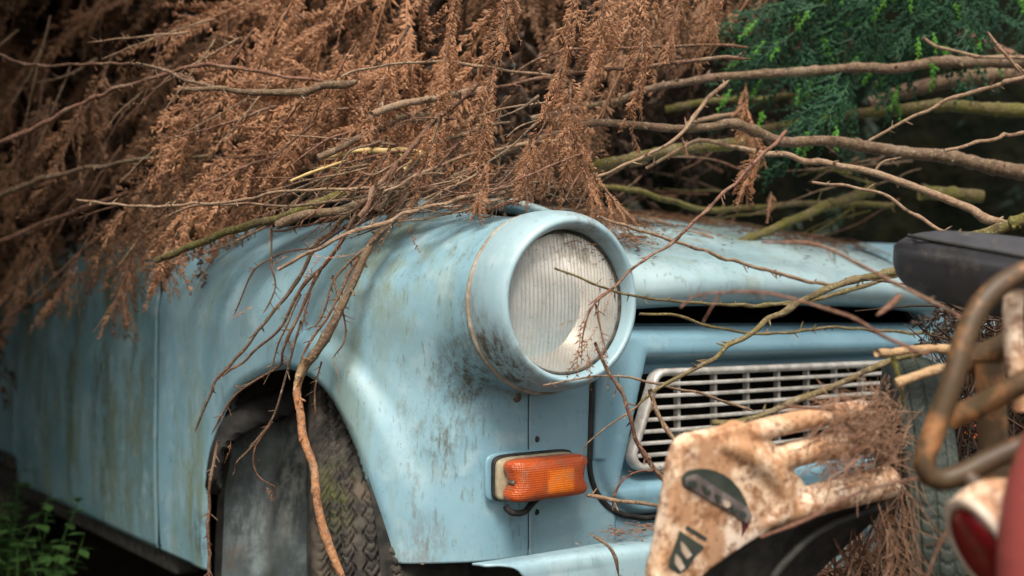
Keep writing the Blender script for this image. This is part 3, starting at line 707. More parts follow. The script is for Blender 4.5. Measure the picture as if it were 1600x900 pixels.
M['straw'] = simple('yellow_straw', (.56, .42, .18), (.40, .27, .11), 60, .7)
M['dry4'] = leafmat('gap_shade_conifer_leaves', ((.055, .030, .018), (.030, .018, .012), (.085, .045, .026)), None, .05)  # near-black copy of the dry leaves, shade between sprays put into the colour
M['thinmoss'] = bark('greenish_twig_bark', (.20, .15, .075), (.13, .095, .05), .35)
toCam = -_d; DOWN = np.array([0, 0, -1.])
def IM(a):                                   # direction in the picture plane, a degrees from right, counter-clockwise
    return _r*math.cos(R_(a))+_u*math.sin(R_(a))

r_ext = 420
# ------------------------------------------------------------------ sticks and twigs
def stick(name, px, rpx, mat, label, cat='branch', group=None, depth=None, nubs=0, cut=False, parent=None, wob=.6, seed=None, leaves=0):
    """px: list of (x, y[, depth]); rpx: start/end radius in photo pixels at that depth"""
    px = [tuple(q) for q in px]
    if px[-1][0] >= 1600 and parent is None:
        a_, b_ = px[-2], px[-1]; k_ = r_ext/max(1, b_[0]-a_[0]); px.append(tuple(b_[j]+(b_[j]-a_[j])*k_ for j in range(len(b_)))); rpx = (rpx[0], rpx[1]*1.3) if isinstance(rpx, tuple) else rpx
    r = np.random.default_rng(seed if seed is not None else int(px[0][0]*7+px[0][1]*13+len(px)))
    pts = []; n = len(px)
    for i, q in enumerate(px):
        d = q[2] if len(q) > 2 else (depth[0]+(depth[1]-depth[0])*i/(n-1) if isinstance(depth, tuple) else depth)
        pts.append(P(q[0], q[1], d))
    L = sum(np.linalg.norm(pts[i+1]-pts[i]) for i in range(n-1)); c = catmull(pts, .006); m = len(c)
    d0 = np.linalg.norm(c-CAM, axis=1); ra, rb = [q*(.80 if q < 5 else .90) for q in (rpx if isinstance(rpx, tuple) else (rpx, rpx))]
    rad = np.linspace(ra, rb, m)*d0/FPX; s = np.arange(m)*.006
    rm = rad.mean(); kn = np.arange(0, s[-1]+.2, max(.022, rm*6)); kv = catmull(np.column_stack([r.normal(0, 1, (len(kn), 3)), kn]), .01)
    wobv = np.stack([np.interp(s, kv[:, 3], kv[:, j]) for j in range(3)], 1)
    c = c+wobv*min(rm, .0030)*wob*.75
    for _ in range(int(L/.06)+1):
        x0 = r.uniform(0, s[-1]); rad *= 1+r.uniform(.08, .28)*np.exp(-((s-x0)/.006)**2)
    rad *= 1+r.normal(0, .05, m)
    nubs = nubs+int(L/.05)
    if not cut: rad[-3:] *= [.85, .65, .35]
    parts = [tube(c, rad, 10 if rad.max() > .004 else 6)]
    for _ in range(nubs):
        i = r.integers(1, m-1); t = c[min(m-1, i+1)]-c[i-1]; t /= np.linalg.norm(t); v = r.normal(0, 1, 3); v -= t*np.dot(v, t); v /= np.linalg.norm(v)
        l = r.uniform(.004, .014); q = c[i]+np.outer(np.linspace(0, 1, 4), (v+t*.7)*l); parts.append(tube(q, rad[i]*np.array([.55, .45, .4, .2]), 5))
    v, f = merge(parts); o = mk(name, v, f, M[mat] if isinstance(mat, str) else mat, parent)
    if parent is None: tag(o, label, cat, group)
    return o, c
def withleaves(o, cl, mat):
    return cl.obj('leaves', mat, o)

ST = []
def S(px, *a, **k):
    if px[0][0] < 650 and px[0][1] < 430:
        k = dict(k); n = len(px); dp = k.pop('depth', None)
        px = [(q[0], q[1], (q[2] if len(q) > 2 else (dp[0]+(dp[1]-dp[0])*i/(n-1) if isinstance(dp, tuple) else dp))-.13*sm(700, 500, q[0])*1.) for i, q in enumerate(px)]
    return S0(px, *a, **k)
def S0(*a, **k): o, c = stick('branch' if a[1] and (a[1][0] if isinstance(a[1], tuple) else a[1]) > 4.6 else 'twig', *a, **k); ST.append((o, c)); return o, c
# thick branches above the bonnet
S([(600, 318, 1.50), (680, 290, 1.50), (750, 260, 1.50), (820, 225, 1.50), (880, 207, 1.5), (925, 194, 1.51), (1000, 197, 1.53), (1060, 201, 1.55), (1110, 198, 1.57), (1140, 193, 1.58), (1180, 206, 1.6), (1225, 221, 1.61), (1290, 219, 1.63), (1370, 232, 1.66), (1450, 241, 1.68), (1530, 255, 1.7), (1630, 277, 1.72)], (4, 12.5), 'grey', 'thick smooth brown bough crossing above the bonnet with a hump in the middle')
S([(830, 188, 1.70), (900, 170, 1.70), (960, 160, 1.7), (1010, 141, 1.7), (1050, 130, 1.7), (1110, 121, 1.71), (1180, 116, 1.72), (1250, 112, 1.73), (1310, 108, 1.74), (1370, 105, 1.75), (1450, 98, 1.76), (1530, 97, 1.78), (1640, 96, 1.8)], (5, 10), 'grey', 'long straight reddish brown bough running in front of the green foliage')
S([(1180, 205), (1260, 190), (1330, 180), (1400, 172), (1470, 166), (1540, 170), (1640, 175)], (7, 12), 'moss', 'dim mossy bough behind the humped bough, at the right edge', depth=(1.95, 1.9))
S([(1360, 165), (1430, 140), (1500, 125), (1560, 118), (1640, 112)], (11, 14), 'grey', 'dark thick bough in the shadow under the straight bough', depth=(2.1, 2.05))
S([(1500, 52), (1540, 66), (1575, 84), (1620, 110)], (8, 9), 'red', 'short curved reddish bough among the green foliage', depth=2.0)
S([(880, 264), (960, 252), (1040, 238), (1100, 232), (1150, 226), (1195, 212)], (9, 11), 'moss', 'yellow green mossy bough lying under the humped bough', depth=(1.72, 1.80))
S([(1010, 262), (1090, 224), (1150, 230), (1250, 248), (1330, 262), (1400, 281), (1470, 306), (1530, 336), (1572, 348)], (3, 7), 'pale', 'long thin bough sagging to the mossy fork at the right', depth=(1.62, 1.5), nubs=6)
S([(1480, 378), (1530, 366), (1575, 350), (1640, 330)], (9, 11), 'moss', 'bright mossy stub of a fork above the black saddle', depth=(1.5, 1.46))
S([(1440, 300), (1490, 305), (1535, 308)], (12, 10), 'moss', 'short sawn mossy log in the dark behind the sagging bough', depth=1.95, cut=True)
S([(1040, 168), (1120, 158), (1180, 152), (1250, 150)], (6, 5), 'moss', 'greenish stick in the dark gap under the straight bough', depth=1.95)
S([(1070, 192), (1120, 182), (1165, 178)], (4, 4), 'pale', 'short pale stick just above the hump of the bough', depth=1.8)
S([(930, 290), (1000, 298), (1060, 318), (1110, 328), (1200, 322), (1300, 318), (1400, 320)], (5, 5), 'moss', 'crooked mossy stick lying along the back of the bonnet', depth=(1.85, 2.1), nubs=5)
S([(1120, 393, 1.80), (1172, 372, 1.86), (1232, 348, 1.92), (1290, 322, 1.98), (1360, 298, 2.05)], (6, 9), 'moss', 'yellowish mossy stick lying on the blue bonnet', cut=True)
# thin ones in front of bonnet, grille and lamp
S([(1230, 205, 1.50), (1195, 238, 1.46), (1130, 302, 1.42), (1060, 370, 1.36), (1000, 414, 1.32), (955, 450, 1.30), (918, 478, 1.29)], (4, 2.2), 'red', 'straight reddish twig slanting across the bonnet down to the headlight glass', nubs=10)
S([(935, 338, 1.42), (1010, 364, 1.47), (1080, 385, 1.52), (1150, 408, 1.58), (1230, 431, 1.64), (1310, 447, 1.70)], (3, 3.6), 'pale', 'long pale twig lying diagonally over the front of the bonnet', nubs=8)
S([(1420, 420, 1.52), (1340, 436, 1.48), (1280, 456, 1.46), (1220, 490, 1.44), (1170, 520, 1.42), (1120, 555, 1.40), (1060, 592, 1.38), (1010, 622, 1.36), (990, 640, 1.36)], (7, 3.2), 'thinmoss', 'long mossy stick sloping from the saddle down across the grille corner', nubs=8)
S([(1000, 632, 1.355), (965, 655, 1.355), (932, 680, 1.36), (916, 696, 1.36), (909, 718, 1.365)], (2, 1.5), 'pale', 'hair thin curved twig hanging beside the amber lamp')
S([(868, 422, 1.29), (905, 434, 1.30), (945, 452, 1.32), (1000, 464, 1.36), (1060, 471, 1.42), (1130, 475, 1.48), (1200, 476, 1.53), (1270, 469, 1.57), (1330, 452, 1.6), (1420, 425, 1.64)], (2.2, 4.5), 'thinmoss', 'thin greenish twig from the headlight glass along the bonnet gap', nubs=10)
S([(1000, 490, 1.46), (1060, 494, 1.48), (1105, 509, 1.50), (1165, 519, 1.53), (1235, 519, 1.56), (1300, 512, 1.6), (1380, 517, 1.64), (1440, 521, 1.66), (1505, 528, 1.68)], (3, 3), 'thinmoss', 'wavy thin stick resting along the top of the front panel', nubs=8)
S([(1065, 480, 1.00), (1090, 462, 1.0), (1140, 456, 1.0), (1200, 457, 1.0), (1270, 476, 1.0), (1330, 497, 1.0), (1390, 530, 1.0), (1465, 562, 1.0)], (2, 4), 'red', 'blurred pink twig floating in front of the slot under the bonnet', cat='twig', nubs=6)
S([(1125, 458, 1.0), (1110, 480, 1.0), (1096, 505, 1.0)], (2.4, 1.6), 'red', 'short side shoot of the blurred pink twig')
S([(1190, 380, 1.02), (1260, 379, 1.02), (1320, 402, 1.02), (1390, 440, 1.02), (1450, 466, 1.02), (1520, 505, 1.02)], (2.5, 4.5), 'red', 'blurred pink twig sloping under the black saddle', nubs=6)
S([(1408, 460, 1.02), (1390, 476, 1.01), (1370, 492, 1.0)], (5, 5.5), 'red', 'blurred stub ending in a knob below the saddle')
S([(1370, 552), (1425, 547), (1500, 545)], (6.5, 7), 'wood', 'short pale barkless stick in front of the grille top', depth=(1.14, 1.2), cut=True)
S([(1402, 600), (1440, 587), (1500, 566), (1530, 556)], (7, 8), 'wood', 'pale peeled stick with a yellow cut end beside the upright tyre', depth=(1.10, 1.1), cut=True)
S([(1396, 555), (1404, 590), (1412, 640)], (4.5, 4), 'moss', 'short dark twig hanging behind the peeled stick', depth=1.12)
S([(1112, 660), (1180, 651), (1250, 624), (1320, 594), (1380, 566), (1450, 548)], (5, 5), 'thinmoss', 'greenish stick sloping over the grille above the rusty frame', depth=(1.16, 1.20), cut=True)
S([(930, 535, 1.29), (950, 575, 1.30), (975, 622, 1.31), (990, 672, 1.32), (1008, 712, 1.33), (1045, 765, 1.34)], (3.2, 4.6), 'red', 'crooked reddish twig dangling from the headlight across the panel corner', nubs=8)
S([(1014, 608), (1030, 650), (1048, 680), (1066, 705)], (4.5, 4), 'pale', 'short stiff twig standing in front of the grille corner', depth=1.31, nubs=3)
S([(850, 603, 1.29), (915, 590, 1.31), (965, 588, 1.34), (1045, 604, 1.40), (1110, 620, 1.45), (1180, 643, 1.5)], (1.8, 3), 'pale', 'hair thin twig running under the headlight ring to the grille bars', nubs=6)
S([(915, 775, 1.37), (960, 782, 1.37), (1040, 790, 1.37), (1080, 795, 1.37)], (4, 4), 'pale', 'stiff twig poking out below the amber lamp', nubs=3)
S([(1045, 740, 1.36), (1005, 734, 1.37), (975, 748, 1.375), (960, 775, 1.38), (958, 798, 1.385)], (1.8, 2.4), 'red', 'small hooked twig on the panel right of the amber lamp', nubs=4)
S([(928, 838, 1.335), (950, 855, 1.32), (963, 875, 1.315), (968, 905, 1.32)], (3, 2.6), 'grey', 'dark thin twig draped over the blue bumper')
S([(1268, 283), (1325, 290), (1380, 305), (1430, 335), (1492, 374)], (3, 3.6), 'pale', 'pale bare stick dropping towards the tip of the saddle', depth=(1.5, 1.36), cut=True)
S([(1355, 220), (1420, 186), (1500, 152), (1560, 132), (1630, 112)], (2.6, 4.5), 'pale', 'pale rough twig rising to the right edge in front of the boughs', depth=(1.58, 1.5), nubs=8)
S([(1475, 236), (1510, 229), (1560, 213), (1630, 200)], (3, 3.5), 'pale', 'short pale twig above the humped bough at the right edge', depth=1.55)
S([(1544, 48), (1570, 84), (1595, 112), (1620, 134)], (2.5, 3), 'pale', 'thin whitish twig at the top right corner', depth=1.5)
S([(1362, 274), (1378, 255), (1408, 246)], (2.6, 2.6), 'pale', 'tiny bent twig below the humped bough', depth=1.6)
S([(1440, 60), (1510, 86), (1560, 90), (1620, 92)], (2.6, 3), 'pale', 'thin pale shoot just above the straight bough', depth=1.72)
S([(855, 296, 1.46), (905, 283, 1.47), (955, 266, 1.49), (1010, 244, 1.5), (1060, 212, 1.52), (1100, 160, 1.56), (1140, 125, 1.6)], (3, 4.5), 'pale', 'crooked pale twig climbing across both boughs', nubs=8)
# around the fender top
S([(245, 408, 1.74), (300, 386, 1.70), (360, 360, 1.66), (420, 346, 1.62), (470, 328, 1.59), (540, 300, 1.6)], (5.5, 8), 'moss', 'mossy green stick with a sawn end above the fender', cut=True)
S([(432, 352, 1.56), (480, 336, 1.55), (540, 326, 1.55), (610, 302, 1.55), (700, 262, 1.56)], (8, 7), 'grey', 'brown stick with a sawn end lying on the fender top', cut=True)
S([(120, 313), (165, 317), (240, 324), (320, 318), (380, 314), (440, 300), (530, 296), (620, 290)], (2.6, 3.2), 'pale', 'long thin pale twig running level over the brown sprays at left', depth=(1.75, 1.5), nubs=14)
S([(265, 335), (310, 322), (380, 318), (450, 322), (540, 312), (640, 292)], (2, 3), 'pale', 'thin pale twig close under the level one, ending in two prongs', depth=(1.70, 1.5), nubs=8)
S([(434, 420, 1.48), (520, 377, 1.45), (600, 346, 1.42), (660, 326, 1.41), (730, 310, 1.42), (810, 296, 1.43)], (3.4, 4.6), 'pale', 'smooth pale twig lying across the top of the fender', nubs=5)
S([(-20, 232), (60, 198), (120, 165), (180, 140), (250, 120), (310, 104), (380, 108), (450, 120), (530, 133)], (4, 3), 'red', 'long arched reddish twig over the brown sprays at left', depth=(1.9, 1.66), nubs=12)
S([(285, 138), (350, 139), (400, 144), (450, 145), (515, 135), (560, 128)], (4, 7), 'grey', 'stout grey brown stick ending in a fork left of centre', depth=(1.66, 1.6), nubs=4)
S([(212, 98), (262, 112), (305, 130), (350, 141)], (2.4, 4), 'grey', 'thin arm of the fork running to the upper left', depth=1.68)
S([(-10, 84), (45, 102), (110, 102), (180, 99), (250, 106), (310, 128)], (2.6, 3), 'twig', 'thin dark twig near the top of the left edge', depth=(1.95, 1.7), nubs=6)
S([(-15, 310), (60, 281), (140, 262), (240, 247), (350, 244)], (4.5, 3.5), 'grey', 'grey twig across the brown heap at left, middle one of three', depth=(2.05, 1.8), nubs=6)
S([(-15, 384), (60, 352), (130, 325), (190, 305), (250, 296)], (4.5, 3.5), 'twig', 'dark twig across the brown heap at left, lowest of three', depth=(2.1, 1.9), nubs=6)
S([(-10, 520), (60, 455), (130, 392), (185, 340), (260, 290), (320, 252)], (3, 3), 'twig', 'straight dark twig slanting down over the door', depth=(2.15, 1.8), nubs=10)
S([(580, 180), (630, 162), (690, 152), (770, 139)], (6, 6.5), 'pale', 'smooth pinkish stick in the middle of the brown heap', depth=(1.5, 1.5), cut=True)
S([(496, 248), (550, 220), (620, 188), (680, 175)], (6, 6), 'grey', 'dull brown stick half hidden left of the pinkish stick', depth=1.6)
S([(530, 118), (600, 102), (690, 97), (780, 108), (900, 122)], (2.5, 3), 'pale', 'very thin level twig above the pinkish stick', depth=1.5, nubs=8)
S([(700, 165, 1.48), (780, 135, 1.48), (860, 121, 1.49), (940, 109, 1.5), (1010, 106, 1.5), (1080, 95, 1.52), (1170, 90, 1.55)], (3.4, 4.2), 'twig', 'thin brown bough running level through the hanging sprays', nubs=8)
S([(800, 118), (860, 84), (950, 78), (1050, 72), (1110, 70), (1170, 74)], (2.4, 3), 'twig', 'upper thin twig running level through the hanging sprays', depth=1.58, nubs=6)
S([(600, 300, 1.46), (680, 262, 1.45), (760, 238, 1.45), (830, 222, 1.46), (905, 214, 1.47)], (3, 4.5), 'pale', 'thin pale arm joining the humped bough from the left', nubs=5)
S([(660, 312, 1.44), (720, 290, 1.44), (775, 290, 1.44), (850, 282, 1.45)], (2.6, 3), 'pale', 'short level twig above the joint of fender and bonnet', nubs=4)
S([(560, 340), (600, 280), (650, 225), (700, 170), (750, 130)], (4.5, 5), 'twig', 'steep brown stick rising through the heap above the fender', depth=1.47, nubs=8)
S([(590, 330), (640, 262), (705, 215), (800, 190)], (4, 3.5), 'grey', 'curved grey stick beside the steep brown stick', depth=1.49, nubs=6)
# straw
stick('dry_reed', [(455, 282), (500, 266), (545, 249)], (2.6, 3.2), 'straw', 'short yellow straw blade pointing down left', 'straw', depth=1.47)
o, c = stick('dry_reed', [(495, 246), (540, 240), (590, 236), (640, 238), (668, 240)], (2.5, 7), 'straw', 'broad split yellow reed lying in the dark gap above the fender', 'straw', depth=1.49)
stick('dry_reed', [(634, 264), (646, 250), (656, 238)], (4, 4), 'straw', 'stubby upright yellow straw at the end of the split reed', 'straw', depth=1.48)

# broken bough hanging over the wheel arch, one thing with its side twigs
bb = thing('broken_bough', 'snapped bough hanging over the wheel arch with its split orange end', 'branch', P(560, 420, 1.42))
def sub(n, px, r, m, dep, nubs=4): return stick(n, px, r, m, None, depth=dep, nubs=nubs, parent=bb)
sub('stem', [(640, 300, 1.45), (612, 345, 1.44), (585, 378, 1.43), (558, 428, 1.415), (525, 495, 1.41), (495, 545, 1.41), (474, 572, 1.41), (462, 600, 1.41)], (6, 8.5), 'grey', None, 3)
sub('peeled_stem', [(474, 572, 1.408), (467, 610, 1.405), (471, 660, 1.39), (486, 728, 1.37), (498, 790, 1.35), (514, 848, 1.34), (538, 915, 1.33)], (7, 7), 'peel', None, 3)
v, f = tube([P(478, 560, 1.40), P(468, 585, 1.398), P(459, 610, 1.40)], [.006, .0052, .0008], 6); mk('split_end', v, f, M['wood'], bb)
TW = [([(600, 330), (560, 325), (500, 378), (462, 445), (412, 505), (352, 580), (322, 625), (306, 676)], (4.5, 2.2), (1.44, 1.56)),
      ([(560, 330), (520, 400), (470, 450), (440, 510), (400, 545), (343, 592)], (4, 2), (1.43, 1.52)),
      ([(500, 420), (472, 480), (443, 545), (437, 572), (395, 598), (360, 628), (330, 678)], (3, 2), (1.42, 1.52)),
      ([(470, 500), (452, 565), (432, 640), (400, 692), (372, 722), (368, 738)], (2.6, 2.2), (1.42, 1.5)),
      ([(425, 660), (398, 700), (402, 742), (428, 762), (430, 780)], (2, 1.6), (1.44, 1.48)),
      ([(338, 690), (329, 760), (325, 830), (327, 910)], (3, 3), (1.58, 1.58)),
      ([(424, 358), (424, 412), (430, 448), (418, 478), (410, 490)], (2, 1.6), (1.5, 1.5)),
      ([(503, 565), (492, 610), (494, 650), (488, 640)], (1.8, 1.6), (1.42, 1.42)),
      ([(560, 400), (520, 480), (488, 530), (470, 560)], (3, 3), (1.425, 1.41)),
      ([(620, 345), (560, 395), (520, 440), (500, 500), (478, 515)], (3.4, 1.6), (1.42, 1.43)),
      ([(560, 345), (490, 385), (440, 395), (395, 425), (365, 495)], (2.4, 1.4), (1.44, 1.55)),
      ([(540, 370), (500, 420), (480, 470), (470, 520)], (2.4, 1.6), (1.42, 1.43)),
      ([(470, 460), (440, 525), (424, 575), (412, 600)], (2, 1.4), (1.44, 1.47)),
      ([(425, 362), (470, 355), (520, 335)], (2.2, 2.6), (1.5, 1.46)),
      ([(520, 430), (540, 520), (520, 560)], (2, 1.4), (1.42, 1.42))]
for i, (q, r_, dp) in enumerate(TW): sub('side_twig', q, r_, 'twig' if i % 3 else 'grey', dp, 9)
cl = Cloud()
for (x, y, a, sc, dd) in [(505, 470, 250, .35, 1.42), (555, 395, 215, .4, 1.42), (610, 360, 240, .35, 1.41), (640, 350, 290, .4, 1.4), (470, 520, 250, .3, 1.43), (500, 405, 235, .4, 1.44), (450, 400, 215, .35, 1.48), (520, 560, 285, .3, 1.41), (475, 480, 270, .3, 1.43), (585, 385, 250, .4, 1.41), (360, 690, 265, .3, 1.5), (415, 760, 300, .3, 1.46), (395, 480, 230, .35, 1.53), (545, 420, 260, .35, 1.42)]:
    cl.add(SPARSE[rng.integers(5)], P(x, y, dd), IM(a+rng.normal(0, 8)), toCam+rng.normal(0, .5, 3), sc)
cl.obj('withered_leaves', M['dry'], bb)
# withered tuft on the reddish twig in front of the lens
tuft = thing('withered_tuft', 'small withered brown tuft hanging in front of the headlight glass', 'twig', P(920, 500, 1.28))
stick('stem', [(960, 448), (925, 480), (912, 520), (906, 575)], (2.6, 1.2), 'red', None, depth=1.288, parent=tuft, nubs=4)
stick('stem', [(930, 476), (940, 520), (950, 560)], (2.2, 1.4), 'red', None, depth=1.285, parent=tuft, nubs=4)
cl = Cloud()
for (x, y, a, sc) in [(925, 478, 235, .42), (915, 500, 262, .5), (908, 520, 262, .55), (915, 530, 285, .45), (935, 510, 250, .35), (940, 525, 280, .35), (905, 545, 265, .4), (920, 555, 280, .45), (945, 545, 285, .35), (915, 490, 215, .25), (955, 455, 250, .3)]:
    cl.add(SPARSE[rng.integers(5)], P(x, y, 1.283+rng.normal(0, .006)), IM(a+rng.normal(0, 6)), toCam+rng.normal(0, .6, 3), sc)
cl.obj('withered_leaves', M['dry'], tuft)
# ================================================================== the heap of dead conifer
DFX = [-900, -300, 0, 120, 250, 400, 600, 900, 1050, 1200, 1500]; DFY = [3.2, 2.75, 2.25, 2.05, 1.80, 1.62, 1.50, 1.45, 1.50, 1.62, 1.75]
LBX = [-900, -600, -100, 0, 60, 150, 200, 280, 330, 400, 480, 560, 640, 700, 770, 850, 930, 950, 1000, 1050, 1100, 1180, 1230, 1300]
LBY = [430, 440, 470, 470, 480, 455, 455, 440, 405, 335, 318, 300, 300, 300, 315, 305, 330, 170, 150, 130, 95, 70, 20, -60]
def body_clear(p):
    return f_body(p[None])[0] > .015 and not (.3 < p[0] < 1.2 and 0 < p[1] < 1 and p[2] < bonnet_z(p[0], p[1])+.01)
def hang(px, r):                                    # direction the sprays hang in the picture, degrees
    return np.interp(px, [-300, 0, 300, 500, 700, 800, 1000, 1200], [243, 243, 238, 236, 248, 262, 268, 262])+r.normal(0, 13)
r = np.random.default_rng(11)
def scatter(n, xr, yr, dmin, dspan, variants, scr, bias=0., clump=9):
    """sprays set along short drooping side shoots, so that they clump and leave gaps"""
    cl = Cloud(); k = 0; tries = 0
    while k < n and tries < n*6:
        tries += 1
        px = r.uniform(*xr)
        if 560 < px < 1010 and r.random() < .22: continue
        yb = np.interp(px, LBX, LBY); py = r.uniform(yr[0], yb-20) if r.random() > bias else yb-abs(r.normal(60, 60))
        dd = min(np.interp(px, DFX, DFY)+dmin+abs(r.normal(0, 1))*dspan+.0006*max(0, 250-py), 3.4); a = hang(px, r); q = P(px, py, dd); g = IM(a)+toCam*r.normal(.08, .2); L = r.uniform(.10, .24)
        st = q-g*L*.5; ends = []
        for j in range(clump):
            s = j/clump; d = IM(a+r.normal(0, 9)+(1 if j % 2 else -1)*r.uniform(6, 26)*(1-.6*s))+toCam*r.normal(.08, .25); sc = r.uniform(*scr)*(1-.25*s); p = st+g*L*s
            t_ = p+d*.12*sc; rel = t_-CAM; dep = rel@_d; ty = 450-(rel@_u)/dep*FPX; tx = 800+(rel@_r)/dep*FPX
            if ty > np.interp(tx, LBX, LBY)+r.normal(0, 16) or not body_clear(p) or not body_clear(t_): continue
            cl.add(variants[r.integers(len(variants))], p, d, toCam+r.normal(0, .55, 3), sc); k += 1
        if body_clear(st) and body_clear(st+g*L): cl.addraw(*tube(np.array([st, st+g*L*.5, st+g*L]), [.0018, .0013, .0006], 4))
    return cl
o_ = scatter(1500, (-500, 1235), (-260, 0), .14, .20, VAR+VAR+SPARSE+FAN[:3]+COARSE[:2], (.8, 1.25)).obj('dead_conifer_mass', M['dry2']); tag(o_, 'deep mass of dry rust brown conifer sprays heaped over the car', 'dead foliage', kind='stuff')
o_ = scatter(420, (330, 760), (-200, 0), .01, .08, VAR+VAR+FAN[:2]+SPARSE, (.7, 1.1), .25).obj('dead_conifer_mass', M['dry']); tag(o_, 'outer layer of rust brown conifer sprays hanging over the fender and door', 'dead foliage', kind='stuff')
o_ = scatter(420, (-400, 360), (-200, 0), .0, .09, VAR+SPARSE, (.7, 1.1), .3).obj('dead_conifer_mass', M['dry2']); tag(o_, 'dull brown stringy sprays hanging over the door at left', 'dead foliage', kind='stuff')  # darker leaf copy carries the shade of the left side
cl = Cloud(); k = 0                                  # filling behind, its leaves darkened for the shaded gaps
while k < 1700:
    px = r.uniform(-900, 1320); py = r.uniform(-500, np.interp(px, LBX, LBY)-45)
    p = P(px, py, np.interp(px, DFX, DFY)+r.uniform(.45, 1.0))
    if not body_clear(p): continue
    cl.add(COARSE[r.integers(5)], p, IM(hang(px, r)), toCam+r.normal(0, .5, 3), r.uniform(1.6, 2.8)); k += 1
o_ = cl.obj('dead_conifer_filling', M['dry4']); tag(o_, 'shade-darkened inner filling of the dead conifer heap', 'dead foliage', kind='stuff')

# big hanging dead branches in front: each a thing (stem + sprays)
def hanging(px, py, a, length_px, dd, label, mat='dry', nspr=9, sc=(.65, 1.0), dens=VAR, group=None, spread=28, curl=0.):
    base = P(px, py, dd); th = thing('dead_conifer_branch', label, 'dead branch', base, group)
    L = length_px*dd/FPX; pts = []; q = base.copy(); ang = a
    for i in range(7):
        pts.append(q.copy()); q = q+(IM(ang)+toCam*r.normal(.05, .12))*L/6; ang += curl+r.normal(0, 4)
    c = catmull(pts, .008); v, f = tube(c, np.linspace(.0022, .0008, len(c)), 5); mk('stem', v, f, M['twig'], th)
    cl = Cloud()
    for i in range(nspr):
        s = (i+.4)/nspr; j = int(s*(len(c)-2)); t = c[j+1]-c[j]; t /= np.linalg.norm(t)
        sd = (1 if i % 2 else -1); sv = np.cross(t, toCam); d = t+sv*sd*math.tan(R_(spread))*r.uniform(.5, 1.2)*(1-.5*s)+DOWN*.35+toCam*r.normal(.05, .2)
        cl.add(dens[r.integers(len(dens))], c[j], d, toCam+r.normal(0, .45, 3), r.uniform(*sc)*(1-.3*s)*L/.13*.62)
    t = c[-1]-c[-3]; cl.add(dens[0], c[-4], t, toCam+r.normal(0, .3, 3), sc[0]*L/.13*.7)
    cl.obj('leaves', M[mat], th); return th
H = [(715, -40, 262, 175, 1.46, 'feathery rust brown spray hanging near the top, left of the middle'),
     (800, -60, 262, 150, 1.46, 'short rust brown spray hanging at the top middle'),
     (768, 110, 258, 180, 1.43, 'ragged brown spray hanging below the pinkish stick'),
     (905, -30, 255, 200, 1.44, 'full rust brown spray hanging left of the straight bough'),
     (948, -20, 258, 150, 1.45, 'bushy brown spray beside the fullest hanging one'),
     (1010, -40, 262, 190, 1.47, 'long slim brown spray hanging over the end of the straight bough'),
     (1065, -50, 266, 120, 1.5, 'small brown spray hanging between the slim spray and the green foliage'),
     (1120, -60, 264, 110, 1.52, 'smallest brown spray beside the green foliage'),
     (892, 120, 268, 165, 1.43, 'dense brown spray hanging across the humped bough'),
     (830, 215, 262, 105, 1.40, 'brown spray touching the blue bonnet corner above the headlight'),
     (760, 250, 262, 90, 1.40, 'pointed brown spray hanging over the fender top'),
     (900, 220, 285, 115, 1.42, 'brown spray drooping behind the headlight ring'),
     (925, 270, 310, 110, 1.47, 'dark brown fan lying on the bonnet corner beside the headlight'),
     (860, 190, 258, 110, 1.42, 'tangled brown spray in front of the mossy bough'),
     (1165, 130, 268, 110, 1.70, 'thin brown spray hanging between the two boughs'),
     (1185, 230, 255, 100, 1.47, 'loose brown spray hanging from the slanting reddish twig'),
     (1205, 300, 262, 50, 1.75, 'small brown tuft standing on the bonnet'),
     (985, 205, 300, 40, 1.5, 'tiny curled brown sprig under the humped bough'),
     (1065, 215, 290, 30, 1.5, 'tiny brown sprig caught on the crossing twig'),
     (640, 40, 240, 210, 1.5, 'long brown spray sweeping down left above the pinkish stick'),
     (690, 180, 248, 150, 1.44, 'brown spray hanging in the middle of the heap above the fender'),
     (560, 60, 236, 220, 1.56, 'broad brown spray sweeping to the stout forked stick'),
     (470, 160, 232, 230, 1.58, 'reddish brown spray sweeping down to the mossy sawn stick'),
     (400, 40, 236, 230, 1.7, 'broad dull brown spray left of the forked stick'),
     (345, 240, 240, 190, 1.66, 'red brown spray ending just above the mossy sawn stick'),
     (290, 300, 250, 150, 1.74, 'narrow brown spray hanging over the door gap'),
     (230, 320, 255, 170, 1.85, 'ragged spray hanging over the front of the door'),
     (150, 330, 258, 160, 2.0, 'dark ragged spray hanging low over the door'),
     (205, 390, 262, 120, 1.9, 'thin stringy spray reaching lowest on the door'),
     (60, 360, 250, 150, 2.15, 'dim brown spray at the left edge over the door'),
     (180, 80, 242, 220, 1.9, 'long dim spray under the arched twig at left'),
     (80, 150, 242, 220, 2.05, 'dim brown spray at the left edge under the arched twig'),
     (300, 170, 238, 220, 1.75, 'brown spray sweeping down from the forked stick'),
     (610, 230, 240, 120, 1.46, 'short brown spray beside the yellow reed')]
for q in H:
    big = q[3] > 60
    hanging(*q, nspr=12 if big else 4, dens=VAR+FAN[:3] if q[0] > 250 else VAR+SPARSE, spread=34 if q[0] < 650 else 24, mat='dry' if q[0] > 330 else 'dry2')  # left branches get the darker leaves, for the shade there
